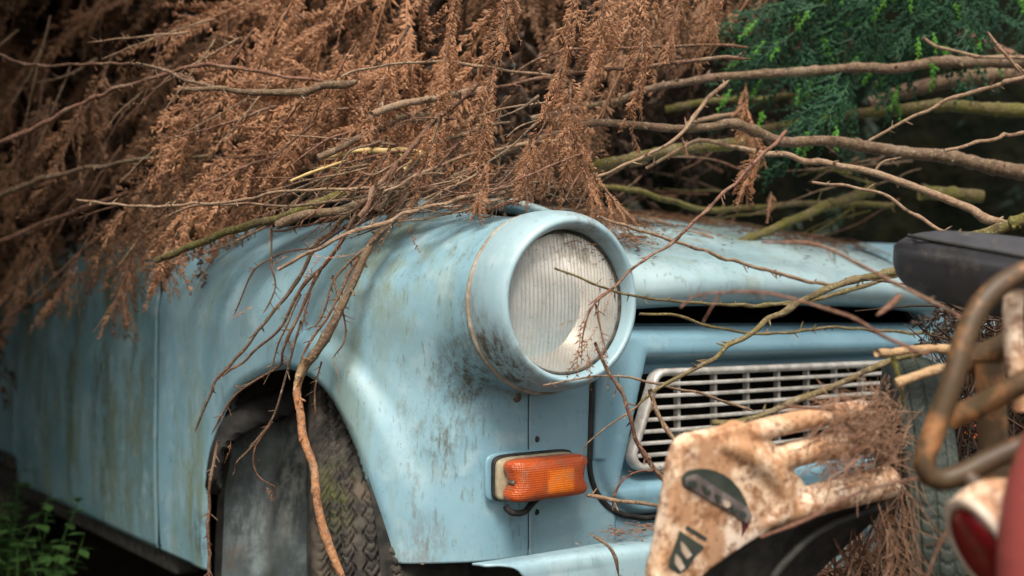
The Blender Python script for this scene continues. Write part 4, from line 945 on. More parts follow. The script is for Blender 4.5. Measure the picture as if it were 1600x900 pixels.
# many thin twigs tangled through the heap
for i in range(70):
    x = r.uniform(420, 930); y = r.uniform(150, 315); a = R_(r.normal(208, 16)); L = r.uniform(60, 190); dd = np.interp(x, DFX, DFY)+r.uniform(-.06, .10)
    mx_, my_ = x+.5*L*math.cos(a)+r.normal(0, 6), y-.5*L*math.sin(a)+r.normal(0, 6); e = (x+L*math.cos(a), min(y-L*math.sin(a), np.interp(x+L*math.cos(a), LBX, LBY)+25))
    stick('twig', [(x, y), (mx_, my_), e], (r.uniform(1.8, 3.4), 1.2), ('twig', 'pale', 'red', 'grey')[i % 4], 'thin bare twig tangled in the brown heap above the fender', 'twig', 'twigs tangled above the fender', depth=(dd, dd+r.normal(0, .05)), nubs=6, seed=i)
for i in range(46):
    x = r.uniform(560, 840); y = r.uniform(250, 325); a = R_(r.normal(212, 20)); L = r.uniform(60, 210); dd = r.uniform(1.40, 1.47)
    xe, ye = x+L*math.cos(a), y-L*math.sin(a)
    if ye > 420 or (xe > 640 and ye > 335): ye = min(ye, 330)
    stick('twig', [(x, y), ((x+xe)/2+r.normal(0, 6), (y+ye)/2+r.normal(0, 8)), (xe, ye)], (r.uniform(1.6, 3.0), 1.0), ('twig', 'pale', 'red', 'pale')[i % 4], 'fine dry twig lying over the top of the fender', 'twig', 'twigs over the fender top', depth=(dd, dd+max(0, (600-xe))*.00045), nubs=6, seed=300+i)
for i in range(44):
    x, y = r.uniform(.42, 1.2), r.uniform(.14, .62); a = r.uniform(0, 6.28); L = r.uniform(.04, .16); q = []
    for s in (0, .5, 1):
        xx_, yy_ = np.clip(x+L*s*math.cos(a)+r.normal(0, .004), .38, 1.25), np.clip(y+L*s*math.sin(a)+r.normal(0, .004), .08, .8); q.append((xx_, yy_, bonnet_z(xx_, yy_)+.004+.006*(s == .5)*r.random()))
    c = catmull(q, .006); v, f = tube(c, np.linspace(r.uniform(.0011, .0024), .0008, len(c)), 6); tag(mk('twig', v, f, M[('twig', 'grey', 'pale')[i % 3]]), 'small broken twig lying among the needles on the bonnet', 'twig', 'twigs lying on the bonnet')
for i in range(26):
    x = r.uniform(950, 1500); y = r.uniform(210, 335); a = R_(r.normal(190, 22)); L = r.uniform(60, 200); dd = r.uniform(1.85, 2.25)
    stick('twig', [(x, y), (x+.5*L*math.cos(a)+r.normal(0, 5), y-.5*L*math.sin(a)+r.normal(0, 8)), (x+L*math.cos(a), y-L*math.sin(a))], (r.uniform(1.5, 3), 1.2), ('twig', 'grey', 'moss')[i % 3], 'thin dark twig in the shadowed gap behind the boughs', 'twig', 'twigs in the dark gap', depth=dd, nubs=4, seed=100+i)
for i in range(34):
    x = r.uniform(20, 450); y = r.uniform(20, 330); a = R_(r.normal(232, 18)); L = r.uniform(70, 200); dd = np.interp(x, DFX, DFY)-r.uniform(-.05, .06)
    stick('twig', [(x, y), (x+.5*L*math.cos(a)+r.normal(0, 5), y-.5*L*math.sin(a)+r.normal(0, 5)), (x+L*math.cos(a), y-L*math.sin(a))], (r.uniform(1.4, 2.4), 1.), ('twig', 'pale')[i % 2], 'thin bare twig hanging in the brown heap at left', 'twig', 'twigs hanging at left', depth=dd, nubs=8, seed=200+i)

# loose dry litter on bonnet, bumper, in the headlight ring
def litter(name, pts_fn, n, mat, label, sc=(.10, .35)):
    cl = Cloud()
    for _ in range(n):
        p = pts_fn(); a = r.uniform(0, 6.28); d = np.array([math.cos(a), math.sin(a), r.normal(0, .12)])
        if r.random() < .5: cl.add(SPARSE[r.integers(5)], p, d, np.array([r.normal(0, .2), r.normal(0, .2), 1]), r.uniform(*sc))
        else:
            l = r.uniform(.006, .022); d = d/np.linalg.norm(d); cl.V.append(leaflet(p, p+d*l, .0016, np.array([0, 0, 1.]))); cl.F.append(LF+cl.k); cl.T.append(np.zeros(6)); cl.k += 6
    o = cl.obj(name, mat); return tag(o, label, 'litter', kind='stuff')
def on_bonnet():
    while True:
        x = r.uniform(.40, 1.15); y = .16+abs(r.normal(0, .16)) if r.random() < .3 else r.uniform(.24, .62)
        cl_ = math.sin(x*21+y*9)+math.sin(x*9-y*17+2)+r.normal(0, .5)
        if cl_ > (.55-3*(y-.28)): return np.array([x, y, bonnet_z(x, y)+.004])
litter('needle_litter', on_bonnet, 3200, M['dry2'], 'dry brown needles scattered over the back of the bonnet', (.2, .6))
def bon_corner():
    x = .40+abs(r.normal(0, .04)); y = .10+abs(r.normal(0, .09)); return np.array([x, y, bonnet_z(x, y)+.006+abs(r.normal(0, .012))])
def sparse_bonnet():
    x = r.uniform(.40, 1.15); y = r.uniform(.06, .5); return np.array([x, y, bonnet_z(x, y)+.003])
litter('needle_litter', sparse_bonnet, 420, M['dry4'], 'few dark needles and crumbs sprinkled over the bonnet', (.05, .14))
litter('needle_litter', bon_corner, 260, M['dry'], 'heap of brown needles in the corner between bonnet and headlight', (.15, .5))
litter('needle_litter', lambda: np.array([r.normal(.31, .035), -.005+r.normal(0, .012), .371+abs(r.normal(0, .004))]), 220, M['dry3'], 'small pile of dry needles on top of the bumper', (.06, .14))
litter('needle_litter', lambda: np.array([r.normal(.75, .25), -.01+r.normal(0, .014), .366+abs(r.normal(0, .004))]), 260, M['dry3'], 'dry needles strewn along the far half of the bumper', (.06, .14))
def in_ring():
    a = R_(r.normal(68, 26)); rr_ = .078-abs(r.normal(0, .007)); return np.array([LX+rr_*math.cos(a), -.012+r.normal(0, .003), LZ+rr_*math.sin(a)])
litter('needle_litter', in_ring, 46, M['dry2'], 'few dark needles stuck along the upper edge of the headlight glass', (.04, .10))

# green conifer behind, upper right
gt = thing('green_conifer', 'dark green living conifer with lime tips hanging at the upper right', 'conifer', P(1350, -60, 2.1))
cl = Cloud(); ct = Cloud()
TIPV = [strip(rng, .035, .0032, .011, .2, .6, .0021) for _ in range(4)]
GV = [fan(rng, rng.uniform(.12, .17), 12, .013, .0022, .5, rng.uniform(.15, .4)) for _ in range(6)]
for i in range(110):
    bx, by = r.uniform(1215, 1510) if i % 6 else r.uniform(1480, 1640), r.uniform(-130, 170)
    lim = np.interp(bx, [1170, 1210, 1260, 1300, 1350, 1420, 1500, 1640], [30, 70, 180, 170, 95, 70, 20, -20])
    if by > lim: continue
    dd = 1.72+abs(r.normal(0, .20)); p = P(bx, by, dd); a = r.normal(255 if bx > 1250 else 225, 34); d = IM(a)+toCam*r.normal(.1, .25); sc = r.uniform(.7, 1.15)
    cl.add(GV[r.integers(6)], p, d, toCam+r.normal(0, .30, 3), sc*1.15)
    if r.random() < .85 and dd < 2.15:
        dn_ = d/np.linalg.norm(d); e = p+dn_*.10*sc+DOWN*.022*sc; ct.add(TIPV[r.integers(4)], e, dn_+DOWN*.6, toCam+r.normal(0, .4, 3), r.uniform(.8, 1.35))
cl.obj('leaves', M['green'], gt); ct.obj('young_tips', M['lime'], gt)
for q in ([(1500, -80), (1440, 20), (1400, 90), (1370, 130)], [(1300, -90), (1290, 0), (1275, 90), (1265, 160)], [(1380, -90), (1330, 10), (1320, 100)]):
    stick('twig', q, (4, 2), 'moss', None, depth=2.05, parent=gt, nubs=3)

# ================================================================== hedges behind, hedge and crowns added for shade, weeds
t = NT('dark_hedge_interior'); n_ = t.noise(t.pos(), 6, 6, .7); c = t.mix(t.ramp(n_, .35, .7), (.004, .006, .004), (.014, .014, .008)); t.bump(n_, 1, .05); M['hedge'] = t.out(c, .95, 0, .05)  # near-black core, unlit depth of the hedge put into its colour
def hedge(name, label, c0, s, seed):
    u, v_ = np.meshgrid(np.linspace(0, 2*math.pi, 72, endpoint=False), np.linspace(-math.pi/2, math.pi/2, 40), indexing='ij'); rs_ = np.random.default_rng(seed)
    sg = lambda w_, m: np.sign(w_)*np.abs(w_)**m
    x = sg(np.cos(v_), .5)*sg(np.cos(u), .5); y = sg(np.cos(v_), .5)*sg(np.sin(u), .5); z = sg(np.sin(v_), .6)
    k = 1+.05*gnoise(u*3, v_*6, 1.3, seed)
    V = np.stack([c0[0]+x*s[0]*k, c0[1]+y*s[1]*k, c0[2]+z*s[2]*k], -1).reshape(-1, 3)
    th = thing(name, label, 'hedge', (c0[0], c0[1], 0)); mk('shade_core', V, grid_faces(72, 40, closed_u=True), M['hedge'], th)
    cl = Cloud()
    idx = rs_.integers(0, len(V), 1100)
    for i in idx:
        p = V[i]+rs_.normal(0, .05, 3); cl.add(COARSE[rs_.integers(5)], p, np.array([rs_.normal(0, .5), rs_.normal(-.2, .5), -1]), p-np.array(c0)+rs_.normal(0, .4, 3), rs_.uniform(1.8, 3.4))
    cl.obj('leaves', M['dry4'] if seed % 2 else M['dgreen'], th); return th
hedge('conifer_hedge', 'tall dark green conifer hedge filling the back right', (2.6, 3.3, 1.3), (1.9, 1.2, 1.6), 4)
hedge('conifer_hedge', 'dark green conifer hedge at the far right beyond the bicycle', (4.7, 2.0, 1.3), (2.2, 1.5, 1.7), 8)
hedge('conifer_hedge', 'unseen hedge added at left to shade the door', (-2.5, 2.9, 1.4), (1.1, 1.9, 1.6), 10)  # added outside the view to cut sun and sky from the door
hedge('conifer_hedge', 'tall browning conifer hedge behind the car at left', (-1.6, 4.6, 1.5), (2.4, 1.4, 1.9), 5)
hedge('added_shade_crown', 'unseen conifer crown added above the car roof for shade', (.6, 2.3, 2.05), (1.5, 1.05, .50), 7)  # added above the view to darken the heap and the windscreen
hedge('added_shade_crown', 'unseen conifer crown added high at left to shade the door', (-1.25, 1.25, 2.28), (1.05, .95, .42), 12)  # added above the view, between sun and door, to darken the left

# weeds by the door
def weed(x, y, h, seed, label):
    rs_ = np.random.default_rng(seed); th = thing('weed_plant', label, 'weed', (x, y, 0), 'weeds by the sill'); ls = []; st = []
    for s in range(rs_.integers(3, 6)):
        top = np.array([x+rs_.normal(0, .05), y+rs_.normal(0, .05), h*rs_.uniform(.6, 1)]); b = np.array([x+rs_.normal(0, .015), y+rs_.normal(0, .015), 0]); c = catmull([b, (b+top)/2+rs_.normal(0, .012, 3), top], .01)
        st.append(tube(c, np.linspace(.002, .001, len(c)), 5))
        for k in range(3, len(c), 3):
            for sd in (0, math.pi):
                a = rs_.uniform(0, 6.28)+sd; d = np.array([math.cos(a), math.sin(a), rs_.uniform(-.25, .35)]); l = rs_.uniform(.022, .048); sv = np.cross(d, [0, 0, 1.]); sv /= np.linalg.norm(sv)
                rows = []
                for q in np.linspace(0, 1, 7):
                    wq = l*.30*math.sin(math.pi*min(1, q**.75+.02))*(1+.15*math.sin(q*30)); m = c[k]+d*l*q+np.array([0, 0, -.25*l*q*q]); rows.append([m-sv*wq, m+np.array([0, 0, -.12*wq]), m+sv*wq])
                ls.append(loft(rows))
    v, f = merge([(a_, b_ if isinstance(b_, list) else b_.tolist()) for a_, b_ in ls]); mk('leaves', v, f, M['weed'], th); v, f = merge(st); mk('stems', v, f, M['weed'], th)
M['weed'] = leafmat('weed_leaves', ((.045, .11, .025), (.03, .08, .02), (.07, .15, .03)), None, .3)
for i, (px, py, dd, h) in enumerate([(30, 800, 2.35, .36), (95, 850, 2.2, .30), (60, 820, 2.3, .36), (130, 870, 2.1, .26), (60, 870, 2.1, .22), (110, 880, 2.05, .17), (-40, 840, 2.5, .32), (10, 900, 2.2, .26), (170, 900, 1.95, .14), (80, 940, 2.0, .22), (-20, 960, 2.1, .28), (220, 930, 1.9, .13), (140, 960, 1.9, .16), (290, 940, 1.85, .12), (-90, 820, 2.8, .30), (40, 845, 2.5, .30), (455, 930, 1.48, .22), (70, 900, 2.3, .25), (20, 870, 2.6, .32), (-70, 900, 2.3, .3)]):
    v = ray(px, py); q = CAM+v*dd
    weed(q[0]-.04, q[1], h, 40+i, 'leafy green weed growing on the dark ground below the door')
# ================================================================== foreground: scrap two-wheelers
def rusty(name, base, base2, rust=.5, sc=24, rough=.6):
    t = NT(name); p = t.pos(); n1 = t.noise(p, sc, 8, .72); n2 = t.noise(t.pos(off=(4, 2, 7)), sc*3.5, 6, .7); n3 = t.noise(t.pos(off=(1, 9, 3)), sc*.35, 3)
    c = t.mix(t.ramp(n3, .35, .65), base, base2); th_ = .66-.30*rust
    c = t.mix(t.mul(t.ramp(n1, th_-.06, th_+.10), .80), c, (.42, .19, .075)); c = t.mix(t.mul(t.ramp(n2, th_+.04, th_+.16), .75), c, (.22, .085, .035))
    c = t.mix(t.mul(t.ramp(t.noise(p, sc*8, 3), .6, .7), .6), c, (.10, .05, .03))
    t.bump(t.math('ADD', n1, n2), .3, .002); return t.out(c, rough, 0, .4)
M['cream'] = rusty('rust_spotted_cream_paint', (.88, .73, .60), (.82, .60, .42), .68, 22)
M['tube'] = rusty('rusty_tube', (.075, .048, .024), (.055, .032, .018), .40, 18, .5)
M['redp'] = rusty('faded_red_paint', (.34, .070, .062), (.25, .05, .046), .18, 12)
def plate(px, dfun, th):
    """outline in photo pixels on a tilted plane -> thick plate (front polygon + back)"""
    pts = np.array([P(x, y, dfun(x, y)) for x, y in px]); return pts
def extrude(name, pts, nrm, th, mat, parent, bw=.004):
    n = len(pts); V = np.vstack([pts, pts+nrm*th]); F = [list(range(n)), list(range(2*n-1, n-1, -1))]+[[i, i+n, (i+1) % n+n, (i+1) % n][::-1] for i in range(n)]
    o = mk(name, V, F, mat, parent, smooth=False); bevel(o, bw, 4); return o
def smooth_px(px, step=6): 
    return catmull(np.array(list(px)+[px[0]], float), step)[:-1]
PL = lambda x, y: 1.03+.00036*(x-1070)+.00010*(y-760)
fr = thing('old_scooter', 'scrapped scooter with rust spotted cream front frame, oval emblem and thin upright tyre', 'scooter', P(1110, 900, 1.05))
o0, ox, oy = P(1070, 760, PL(1070, 760)), P(1071, 760, PL(1071, 760))-P(1070, 760, PL(1070, 760)), P(1070, 761, PL(1070, 761))-P(1070, 760, PL(1070, 760))
nrm = np.cross(ox, oy); nrm /= np.linalg.norm(nrm); nrm = nrm if np.dot(nrm, _d) > 0 else -nrm
outl = smooth_px([(1068, 698), (1080, 686), (1102, 680), (1140, 672), (1166, 661), (1174, 670), (1170, 682), (1180, 691), (1203, 690), (1222, 702), (1230, 722), (1240, 736), (1254, 748), (1262, 764), (1262, 788), (1244, 808), (1213, 824), (1187, 841), (1157, 860), (1127, 881), (1103, 900), (1085, 940), (1072, 1010), (1060, 1120), (1050, 1290), (1015, 1290), (1008, 1100), (1014, 980), (1026, 900), (1035, 860), (1046, 800), (1054, 750), (1059, 722)], 5)
pp = plate(outl, PL, .03); n_p = len(pp)
pv = np.vstack([pp, pp+nrm*.021]); pf = [list(range(n_p)), list(range(2*n_p-1, n_p-1, -1))]+[[i, i+n_p, (i+1) % n_p+n_p, (i+1) % n_p][::-1] for i in range(n_p)]
fparts = [(pv, pf)]
def bar(q, ra, rb, r0=.008, off=.010):
    c = catmull([P(x, y, PL(x, y)+off) for x, y in q], .005); m = len(c); fparts.append(tube(c, np.interp(np.linspace(0, 1, m), [0, .35, 1], [r0, ra, rb]), 20))
bar([(1105, 694), (1150, 681), (1220, 664), (1293, 649), (1350, 638)], .0112, .0105)
bar([(1130, 745), (1185, 726), (1250, 707), (1320, 692), (1365, 684)], .0140, .0135)
bar([(1165, 826), (1205, 806), (1258, 786), (1310, 771), (1392, 751)], .0168, .0178)
bar([(1120, 690), (1165, 706), (1203, 735), (1222, 770), (1222, 805)], .0150, .0130, .009, .007)
v, f = merge(fparts); o_ = mk('frame_yoke', v, f, M['cream'], fr)
m_ = o_.modifiers.new('fuse', 'REMESH'); m_.mode = 'VOXEL'; m_.voxel_size = .0021; m_.use_smooth_shade = True
m_ = o_.modifiers.new('soften', 'SMOOTH'); m_.factor = .6; m_.iterations = 14
# emblem recess, plate, decal (slightly proud of the plate)
def marks(name, px, mat, lift, parent, th=.0012, smooth=0):
    q = smooth_px(px, 4) if smooth else px; pts = plate(q, PL, 0)-nrm*lift; return extrude(name, pts, nrm, th, mat, parent, .0003)
M['ink'] = simple('dark_green_enamel', (.035, .048, .042), (.06, .07, .06), 60, .4)
M['badge'] = simple('worn_badge_metal', (.36, .31, .30), (.20, .17, .165), 70, .45, .5)
M['white'] = simple('worn_white', (.62, .52, .45), (.5, .38, .28), 60, .6)
em = marks('emblem', [(1064, 748), (1070, 738), (1085, 733), (1110, 734), (1135, 745), (1155, 765), (1167, 790), (1171, 808), (1166, 818), (1150, 808), (1120, 790), (1090, 772), (1068, 760)], M['ink'], .0009, fr, smooth=1)
marks('badge_bar', [(1069, 746), (1086, 741), (1166, 792), (1172, 806), (1164, 816), (1150, 806), (1100, 776), (1070, 758)], M['badge'], .0030, em)
GL = [[(-7, -5), (2, -6), (6, -1), (5, 6), (-3, 6), (-8, 1)], [(-4, -6), (4, -3), (6, 4), (0, 7), (-5, 2)], [(-5, -7), (-1, -6), (3, 2), (7, 0), (8, 7), (-1, 6)], [(-4, -7), (6, -2), (4, 1), (0, 0), (4, 8), (-1, 6)]]
for (x, y, g, m_) in [(1079, 754, 0, 'ink'), (1098, 763, 2, 'ink'), (1117, 776, 3, 'ink'), (1131, 785, 1, 'white'), (1141, 792, 2, 'ink'), (1156, 801, 1, 'ink')]:
    marks('badge_letter', [(x+q[0]*.95, y+q[1]*.85) for q in GL[g]], M[m_], .0050, em)
marks('emblem_tail', [(1158, 812), (1172, 806), (1168, 822), (1158, 838)], simple('dark_red_enamel', (.10, .02, .025), None, 30, .5), .0012, em)
dc = marks('decal', [(1061, 829), (1101, 855), (1094, 862), (1087, 868), (1074, 888), (1060, 896), (1044, 886), (1046, 872), (1056, 846)], M['ink'], .0008, fr)
marks('decal_bar', [(1073, 821), (1108, 843), (1104, 848), (1070, 826)], M['ink'], .0008, fr)
marks('decal_slash', [(1063, 846), (1069, 852), (1079, 866), (1072, 872), (1064, 860)], M['white'], .0020, dc)
marks('decal_slash', [(1055, 866), (1061, 872), (1068, 886), (1062, 891), (1054, 880)], M['white'], .0020, dc)
# dark underside of the frame: curved mudguard shell
arcp = [(1075, 960, 1.045), (1110, 890, 1.06), (1160, 855, 1.075), (1213, 822, 1.09), (1260, 795, 1.11), (1310, 780, 1.13), (1400, 755, 1.16)]
up = catmull([P(*q) for q in arcp], .01); hgt = np.linspace(.20, .050, len(up))[:, None]; rows = [up+_d*.012+_d*.05*k+np.array([[0, 0, -1.]])*hgt*k for k in np.linspace(-.12, 1, 10)]
v, f = loft(rows); mk('inner_guard', v, f, M['black'], fr)
v, f = tube(catmull([P(1190, 930, 1.10), P(1230, 875, 1.11), P(1290, 825, 1.13), P(1380, 790, 1.18)], .01), .0045, 8); mk('cable', v, f, M['black'], fr)

# needle nest lying on the bars
cl = Cloud()
for _ in range(800):
    x, y = r.normal(1355, 42), r.normal(682, 36)
    if x > 1420 or x < 1280 or (x-1355)/70*((x-1355)/70)+((y-685)/75)**2 > 1.25: continue
    dd = np.interp(x, [1280, 1420], [1.09, 1.16])+r.normal(0, .03); p = P(x, y, dd); a = r.normal(200, 60) if r.random() < .6 else r.uniform(0, 360)
    if r.random() < .45: cl.add(SPARSE[r.integers(5)], p, IM(a)+toCam*r.normal(0, .4), toCam+r.normal(0, .6, 3), r.uniform(.12, .30))
    else:
        L = r.uniform(.012, .05); d = IM(a)+toCam*r.normal(0, .4); c = np.array([p, p+d*L*.5+r.normal(0, .003, 3), p+d*L]); cl.addraw(*tube(c, [.0006, .0006, .0003], 4))
o_ = cl.obj('needle_nest', M['dry3']); tag(o_, 'nest of bleached dry needles caught on the bars of the rusty frame', 'needle pile', kind='stuff')
hanging(1300, 640, 175, 85, 1.1, 'red brown sprig lying flat along the top bar of the rusty frame', nspr=8, sc=(.5, .7)); hanging(1395, 630, 190, 100, 1.13, 'red brown sprig behind the needle nest', nspr=8, sc=(.5, .7))
cl = Cloud()
for _ in range(60):
    x, y = r.uniform(1385, 1428), r.uniform(730, 900); p = P(x, y, 1.15+r.normal(0, .03)); L = r.uniform(.03, .09); d = IM(r.normal(285, 25)); c = np.array([p, p+d*L*.5+r.normal(0, .005, 3), p+d*L]); cl.addraw(*tube(c, [.0006, .0006, .0003], 4))
o_ = cl.obj('dry_straw', M['dry3']); tag(o_, 'bleached dry stalks hanging below the needle nest', 'needle pile', kind='stuff')
for q, l in (([(1190, 838), (1260, 812), (1330, 775), (1400, 752), (1500, 738)], 'blurred straight twig crossing in front of the upright tyre'), ([(1530, 760), (1480, 830), (1440, 930)], 'blurred brown twig leaning right of the upright tyre')): S(q, (3.4, 3.4), 'red', l, depth=(1.0, .98), nubs=4)
cl = Cloud()
for _ in range(200):
    x, y = r.uniform(1290, 1420), r.uniform(860, 990); p = P(x, y, 1.3+r.normal(0, .08)); L = r.uniform(.03, .12); d = IM(r.normal(70, 60))+toCam*r.normal(0, .3); c = np.array([p, p+d*L*.5+r.normal(0, .01, 3), p+d*L]); cl.addraw(*tube(c, [.0016, .0014, .0006], 4))
o_ = cl.obj('brushwood', M['twig']); tag(o_, 'dark brushwood under the bumper behind the rusty frame', 'brushwood', kind='stuff')

cl = Cloud()
for _ in range(420):
    x, y = r.uniform(1478, 1680), r.uniform(470, 960); p = P(x, y, 1.42+r.normal(0, .06)); L = r.uniform(.03, .14); d = IM(r.normal(80, 55))+toCam*r.normal(0, .3); c = np.array([p, p+d*L*.5+r.normal(0, .01, 3), p+d*L]); cl.addraw(*tube(c, [.0017, .0014, .0006], 4))
for _ in range(330):
    cl.add((VAR+SPARSE)[r.integers(14)], P(r.uniform(1478, 1700), r.uniform(440, 950), 1.47+r.normal(0, .05)), IM(r.normal(260, 40)), toCam+r.normal(0, .6, 3), r.uniform(.5, 1.))
o_ = cl.obj('brushwood', M['dry4']); tag(o_, 'dark brushwood heaped between car and bicycle', 'brushwood', kind='stuff')
# upright tyre
tw = thing('wheel', None, None); tw.parent = fr; tw.location = P(1445, 740, 1.3)-worigin(fr)
hd2 = -(_d*np.array([1, 1, 0])); hd2 /= np.linalg.norm(hd2); an_ = R_(-14); hd2 = np.array([hd2[0]*math.cos(an_)-hd2[1]*math.sin(an_), hd2[0]*math.sin(an_)+hd2[1]*math.cos(an_), 0])
ax2 = np.array([hd2[1], -hd2[0], 0]); R2 = .25; c2_ = P(1466, 740, 1.17)-hd2*R2; c2_[2] = .605-R2
nu2 = 620; wp = np.concatenate([[-.018, -.025, -.029, -.0285], np.linspace(-.0265, .0265, 44), [.0285, .029, .025, .018]]); rp = np.concatenate([[R2-.05, R2-.04, R2-.022, R2-.010], R2-.0075*np.linspace(-1, 1, 44)**2, [R2-.010, R2-.022, R2-.04, R2-.05]])
aa, ww = np.meshgrid(np.arange(nu2)/nu2*2*math.pi, wp, indexing='ij'); arc = aa*R2; rr2 = np.broadcast_to(rp, aa.shape).copy()
pt = .0151; b_ = ((arc+.006*np.abs(((ww+.009) % .018)-.009)/.009) % pt); g1 = 1-sm(.0006, .0016, np.abs(b_-pt/2)); g2 = 1-sm(.0005, .0013, np.abs(((ww+.0045) % .009)-.0045)*1.0+.0)
g2 = np.maximum.reduce([1-sm(.0006, .0014, np.abs(ww-q)) for q in (-.0175, 0, .0175)])
rr2 -= np.where(np.abs(ww) < .0262, .0030*np.maximum(g1, g2), 0)
V = c2_+ww[..., None]*ax2+rr2[..., None]*(np.cos(aa)[..., None]*hd2+np.sin(aa)[..., None]*zu)
mk('tyre', V.reshape(-1, 3), grid_faces(nu2, len(wp), True), simple('grey_green_rubber', (.018, .026, .020), (.032, .042, .033), 40, .62, spec=.4), tw)
v, f = lathe([(R2-.05, -.018), (R2-.055, -.012), (R2-.062, 0), (R2-.055, .012), (R2-.05, .018)], c2_, ax2, 64); mk('rim', v, f, M['tube'], tw)
v, f = lathe([(.001, -.04), (.02, -.04), (.025, -.02), (.025, .02), (.02, .04), (.001, .04)], c2_, ax2, 20); mk('hub', v, f, M['tube'], tw)
sp_ = [tube([c2_+.02*(math.cos(a)*hd2+math.sin(a)*zu)+ax2*.02*(1 if k % 2 else -1), c2_+(R2-.058)*(math.cos(a+.3)*hd2+math.sin(a+.3)*zu)], .0012, 5) for k, a in enumerate(np.arange(18)/18*6.283)]
v, f = merge(sp_); mk('spokes', v, f, M['steel'], tw)

# bicycle: saddle, tubes, red guard, tail lamp
bk = thing('old_bicycle', 'rusty bicycle with black saddle, bent tube and faded red mudguard at the right edge', 'bicycle', P(1560, 900, .95)*np.array([1, 1, 0]))
A0, A1 = P(1446, 402, 1.22), P(1715, 462, 1.10); axd = A1-A0; Ls = np.linalg.norm(axd); axd /= Ls; up_ = np.array([0, 0, 1.])-axd*axd[2]; up_ /= np.linalg.norm(up_); sd_ = np.cross(axd, up_)
if np.dot(sd_, toCam) < 0: sd_ = -sd_
ss = np.concatenate([np.linspace(-.035, .02, 16), np.linspace(.03, Ls+.05, 30)]); th2 = np.linspace(0, 2*math.pi, 56, endpoint=False); rows = []
for s in ss:
    k = math.sqrt(max(1e-4, 1-((.022-s)/.058)**2)) if s < .022 else 1.
    wd = (.040+.09*max(0, s-.03)+.25*max(0, s-.14))*k; ht = (.034+.05*max(0, s))*k
    row = []
    for a in th2:
        ca, sa = math.cos(a), math.sin(a); x = math.copysign(abs(ca)**.9, ca)*wd; z = math.copysign(abs(sa)**.95, sa)*ht*1.06
        if sa < 0: z *= 1.25; x *= 1-.22*abs(sa)**.6
        if sa > .55: z -= .004*(sa-.55)/.45
        if abs(sa-.42) < .09: x += math.copysign(.0022, ca); z += .001
        row.append(A0+axd*s+sd_*x+up_*(z+.006*math.sin(max(0, s)*14)))
    rows.append(row)
v, f = loft(rows); F_ = grid_faces(len(ss), 56, closed_v=True).tolist()+[list(range(56)), list(range((len(ss)-1)*56, len(ss)*56))]
t = NT('worn_black_vinyl'); n1 = t.noise(t.pos(), 30, 6, .7); n2 = t.noise(t.pos(), 9, 4); c = t.mix(t.ramp(n2, .35, .65), (.030, .031, .036), (.052, .052, .060)); c = t.mix(t.mul(t.ramp(n1, .52, .70), .55), c, (.13, .11, .085)); t.bump(n1, .12, .002); M['vinyl'] = t.out(c, .42, 0, .45)
mk('saddle', v, F_, M['vinyl'], bk)
seam = [A0+axd*s+sd_*((.040+.09*max(0, s-.03))*(1 if s > 0 else .8)*.945+.002)+up_*((.030+.05*max(0, s))*.56+.004) for s in np.linspace(-.012, Ls, 30)]
v, f = tube(seam, .0021, 8); mk('saddle_piping', v, f, M['black'], bk)
def btube(q, rr_, name='frame_tube', mat='tube'): v, f = tube(catmull([P(*a) for a in q], .006), rr_, 16); return mk(name, v, f, M[mat], bk)
btube([(1640, 415, .92), (1600, 425, .92), (1562, 446, .915), (1530, 480, .91), (1507, 530, .905), (1486, 600, .90), (1465, 660, .90), (1448, 705, .90), (1444, 728, .90), (1452, 744, .90), (1470, 750, .90), (1500, 742, .90), (1560, 712, .90), (1640, 678, .90)], .0092, 'bent_tube')
btube([(1480, 655, .93), (1530, 634, .92), (1600, 597, .90), (1660, 566, .89)], .0095)
btube([(1500, 570, 1.02), (1560, 545, 1.0), (1640, 512, .97)], .0115)
btube([(1585, 452, .95), (1582, 510, .95), (1588, 570, .95), (1600, 640, .95)], .0085, 'pale_tube', 'cream')
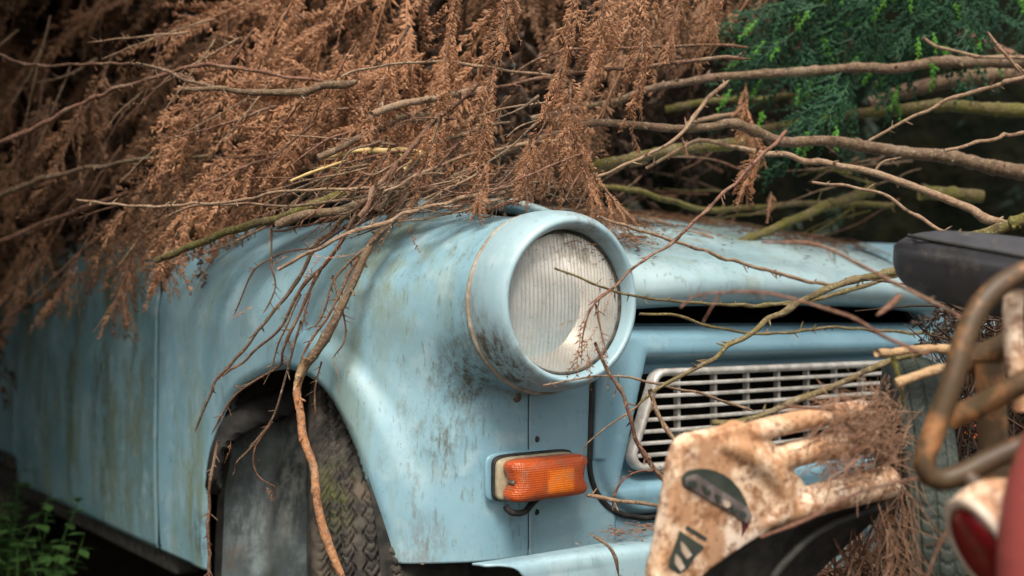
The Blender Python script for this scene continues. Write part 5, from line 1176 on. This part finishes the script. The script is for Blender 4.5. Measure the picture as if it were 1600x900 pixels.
btube([(1505, 738, .90), (1530, 766, .89), (1560, 800, .88)], .0085, 'lamp_stay')
btube([(1545, 560, 1.0), (1552, 700, 1.0), (1560, 900, 1.0), (1565, 1300, 1.0)], .013, 'seat_tube')
# red mudguard: arched shell
gc = P(1812, 905, .80); gr_ = .115; rows = []
for a in np.linspace(R_(205), R_(75), 48):
    base = gc+gr_*(math.cos(a)*_r+math.sin(a)*np.array([0, 0, 1.])*1.55)+0*_d
    rad_ = math.cos(a)*_r+math.sin(a)*np.array([0, 0, 1.]); rows.append([base+_d*wv+rad_*(-.012*(wv/.03)**2) for wv in np.linspace(-.032, .032, 14)])
v, f = loft(rows); solid(mk('red_mudguard', v, f, M['redp'], bk), .003)
# tail lamp: rusty teardrop housing with a red lens
lc = P(1556, 842, .86); lax = -(_r*.86+_d*.30+np.array([0, 0, .42])); lax /= np.linalg.norm(lax)
tl = thing('tail_lamp', None, None); tl.parent = bk; tl.location = lc-worigin(bk)
u3 = np.cross(lax, [0, 0, 1.]); u3 /= np.linalg.norm(u3); v3 = np.cross(u3, lax); v3 = v3 if v3[2] > 0 else -v3
def lamp(prof, name, mat, sx=1., sz=1.35):
    th = np.arange(56)/56*2*math.pi; A = np.array([[lc+lax*h+u3*r_*sx*math.cos(a)+v3*r_*sz*math.sin(a) for a in th] for r_, h in prof]); return mk(name, A.reshape(-1, 3), grid_faces(len(prof), 56, closed_v=True), mat, tl)
lamp(catmull(np.array([(.001, -.052), (.014, -.048), (.026, -.034), (.033, -.014), (.0345, .004), (.033, .012)]), .002), 'lamp_housing', M['cream'])
lamp(catmull(np.array([(.033, .012), (.0335, .017), (.030, .019), (.027, .018)]), .0015), 'lamp_rim', M['white'])
t = NT('red_lens'); n1 = t.noise(t.pos(), 60, 4); c = t.mix(t.ramp(n1, .4, .7), (.20, .008, .010), (.12, .008, .012)); t.out(c, .22, 0, .5); lamp(catmull(np.array([(.0265, .016), (.023, .0205), (.014, .0225), (.001, .023)]), .002), 'red_lens', t.m)
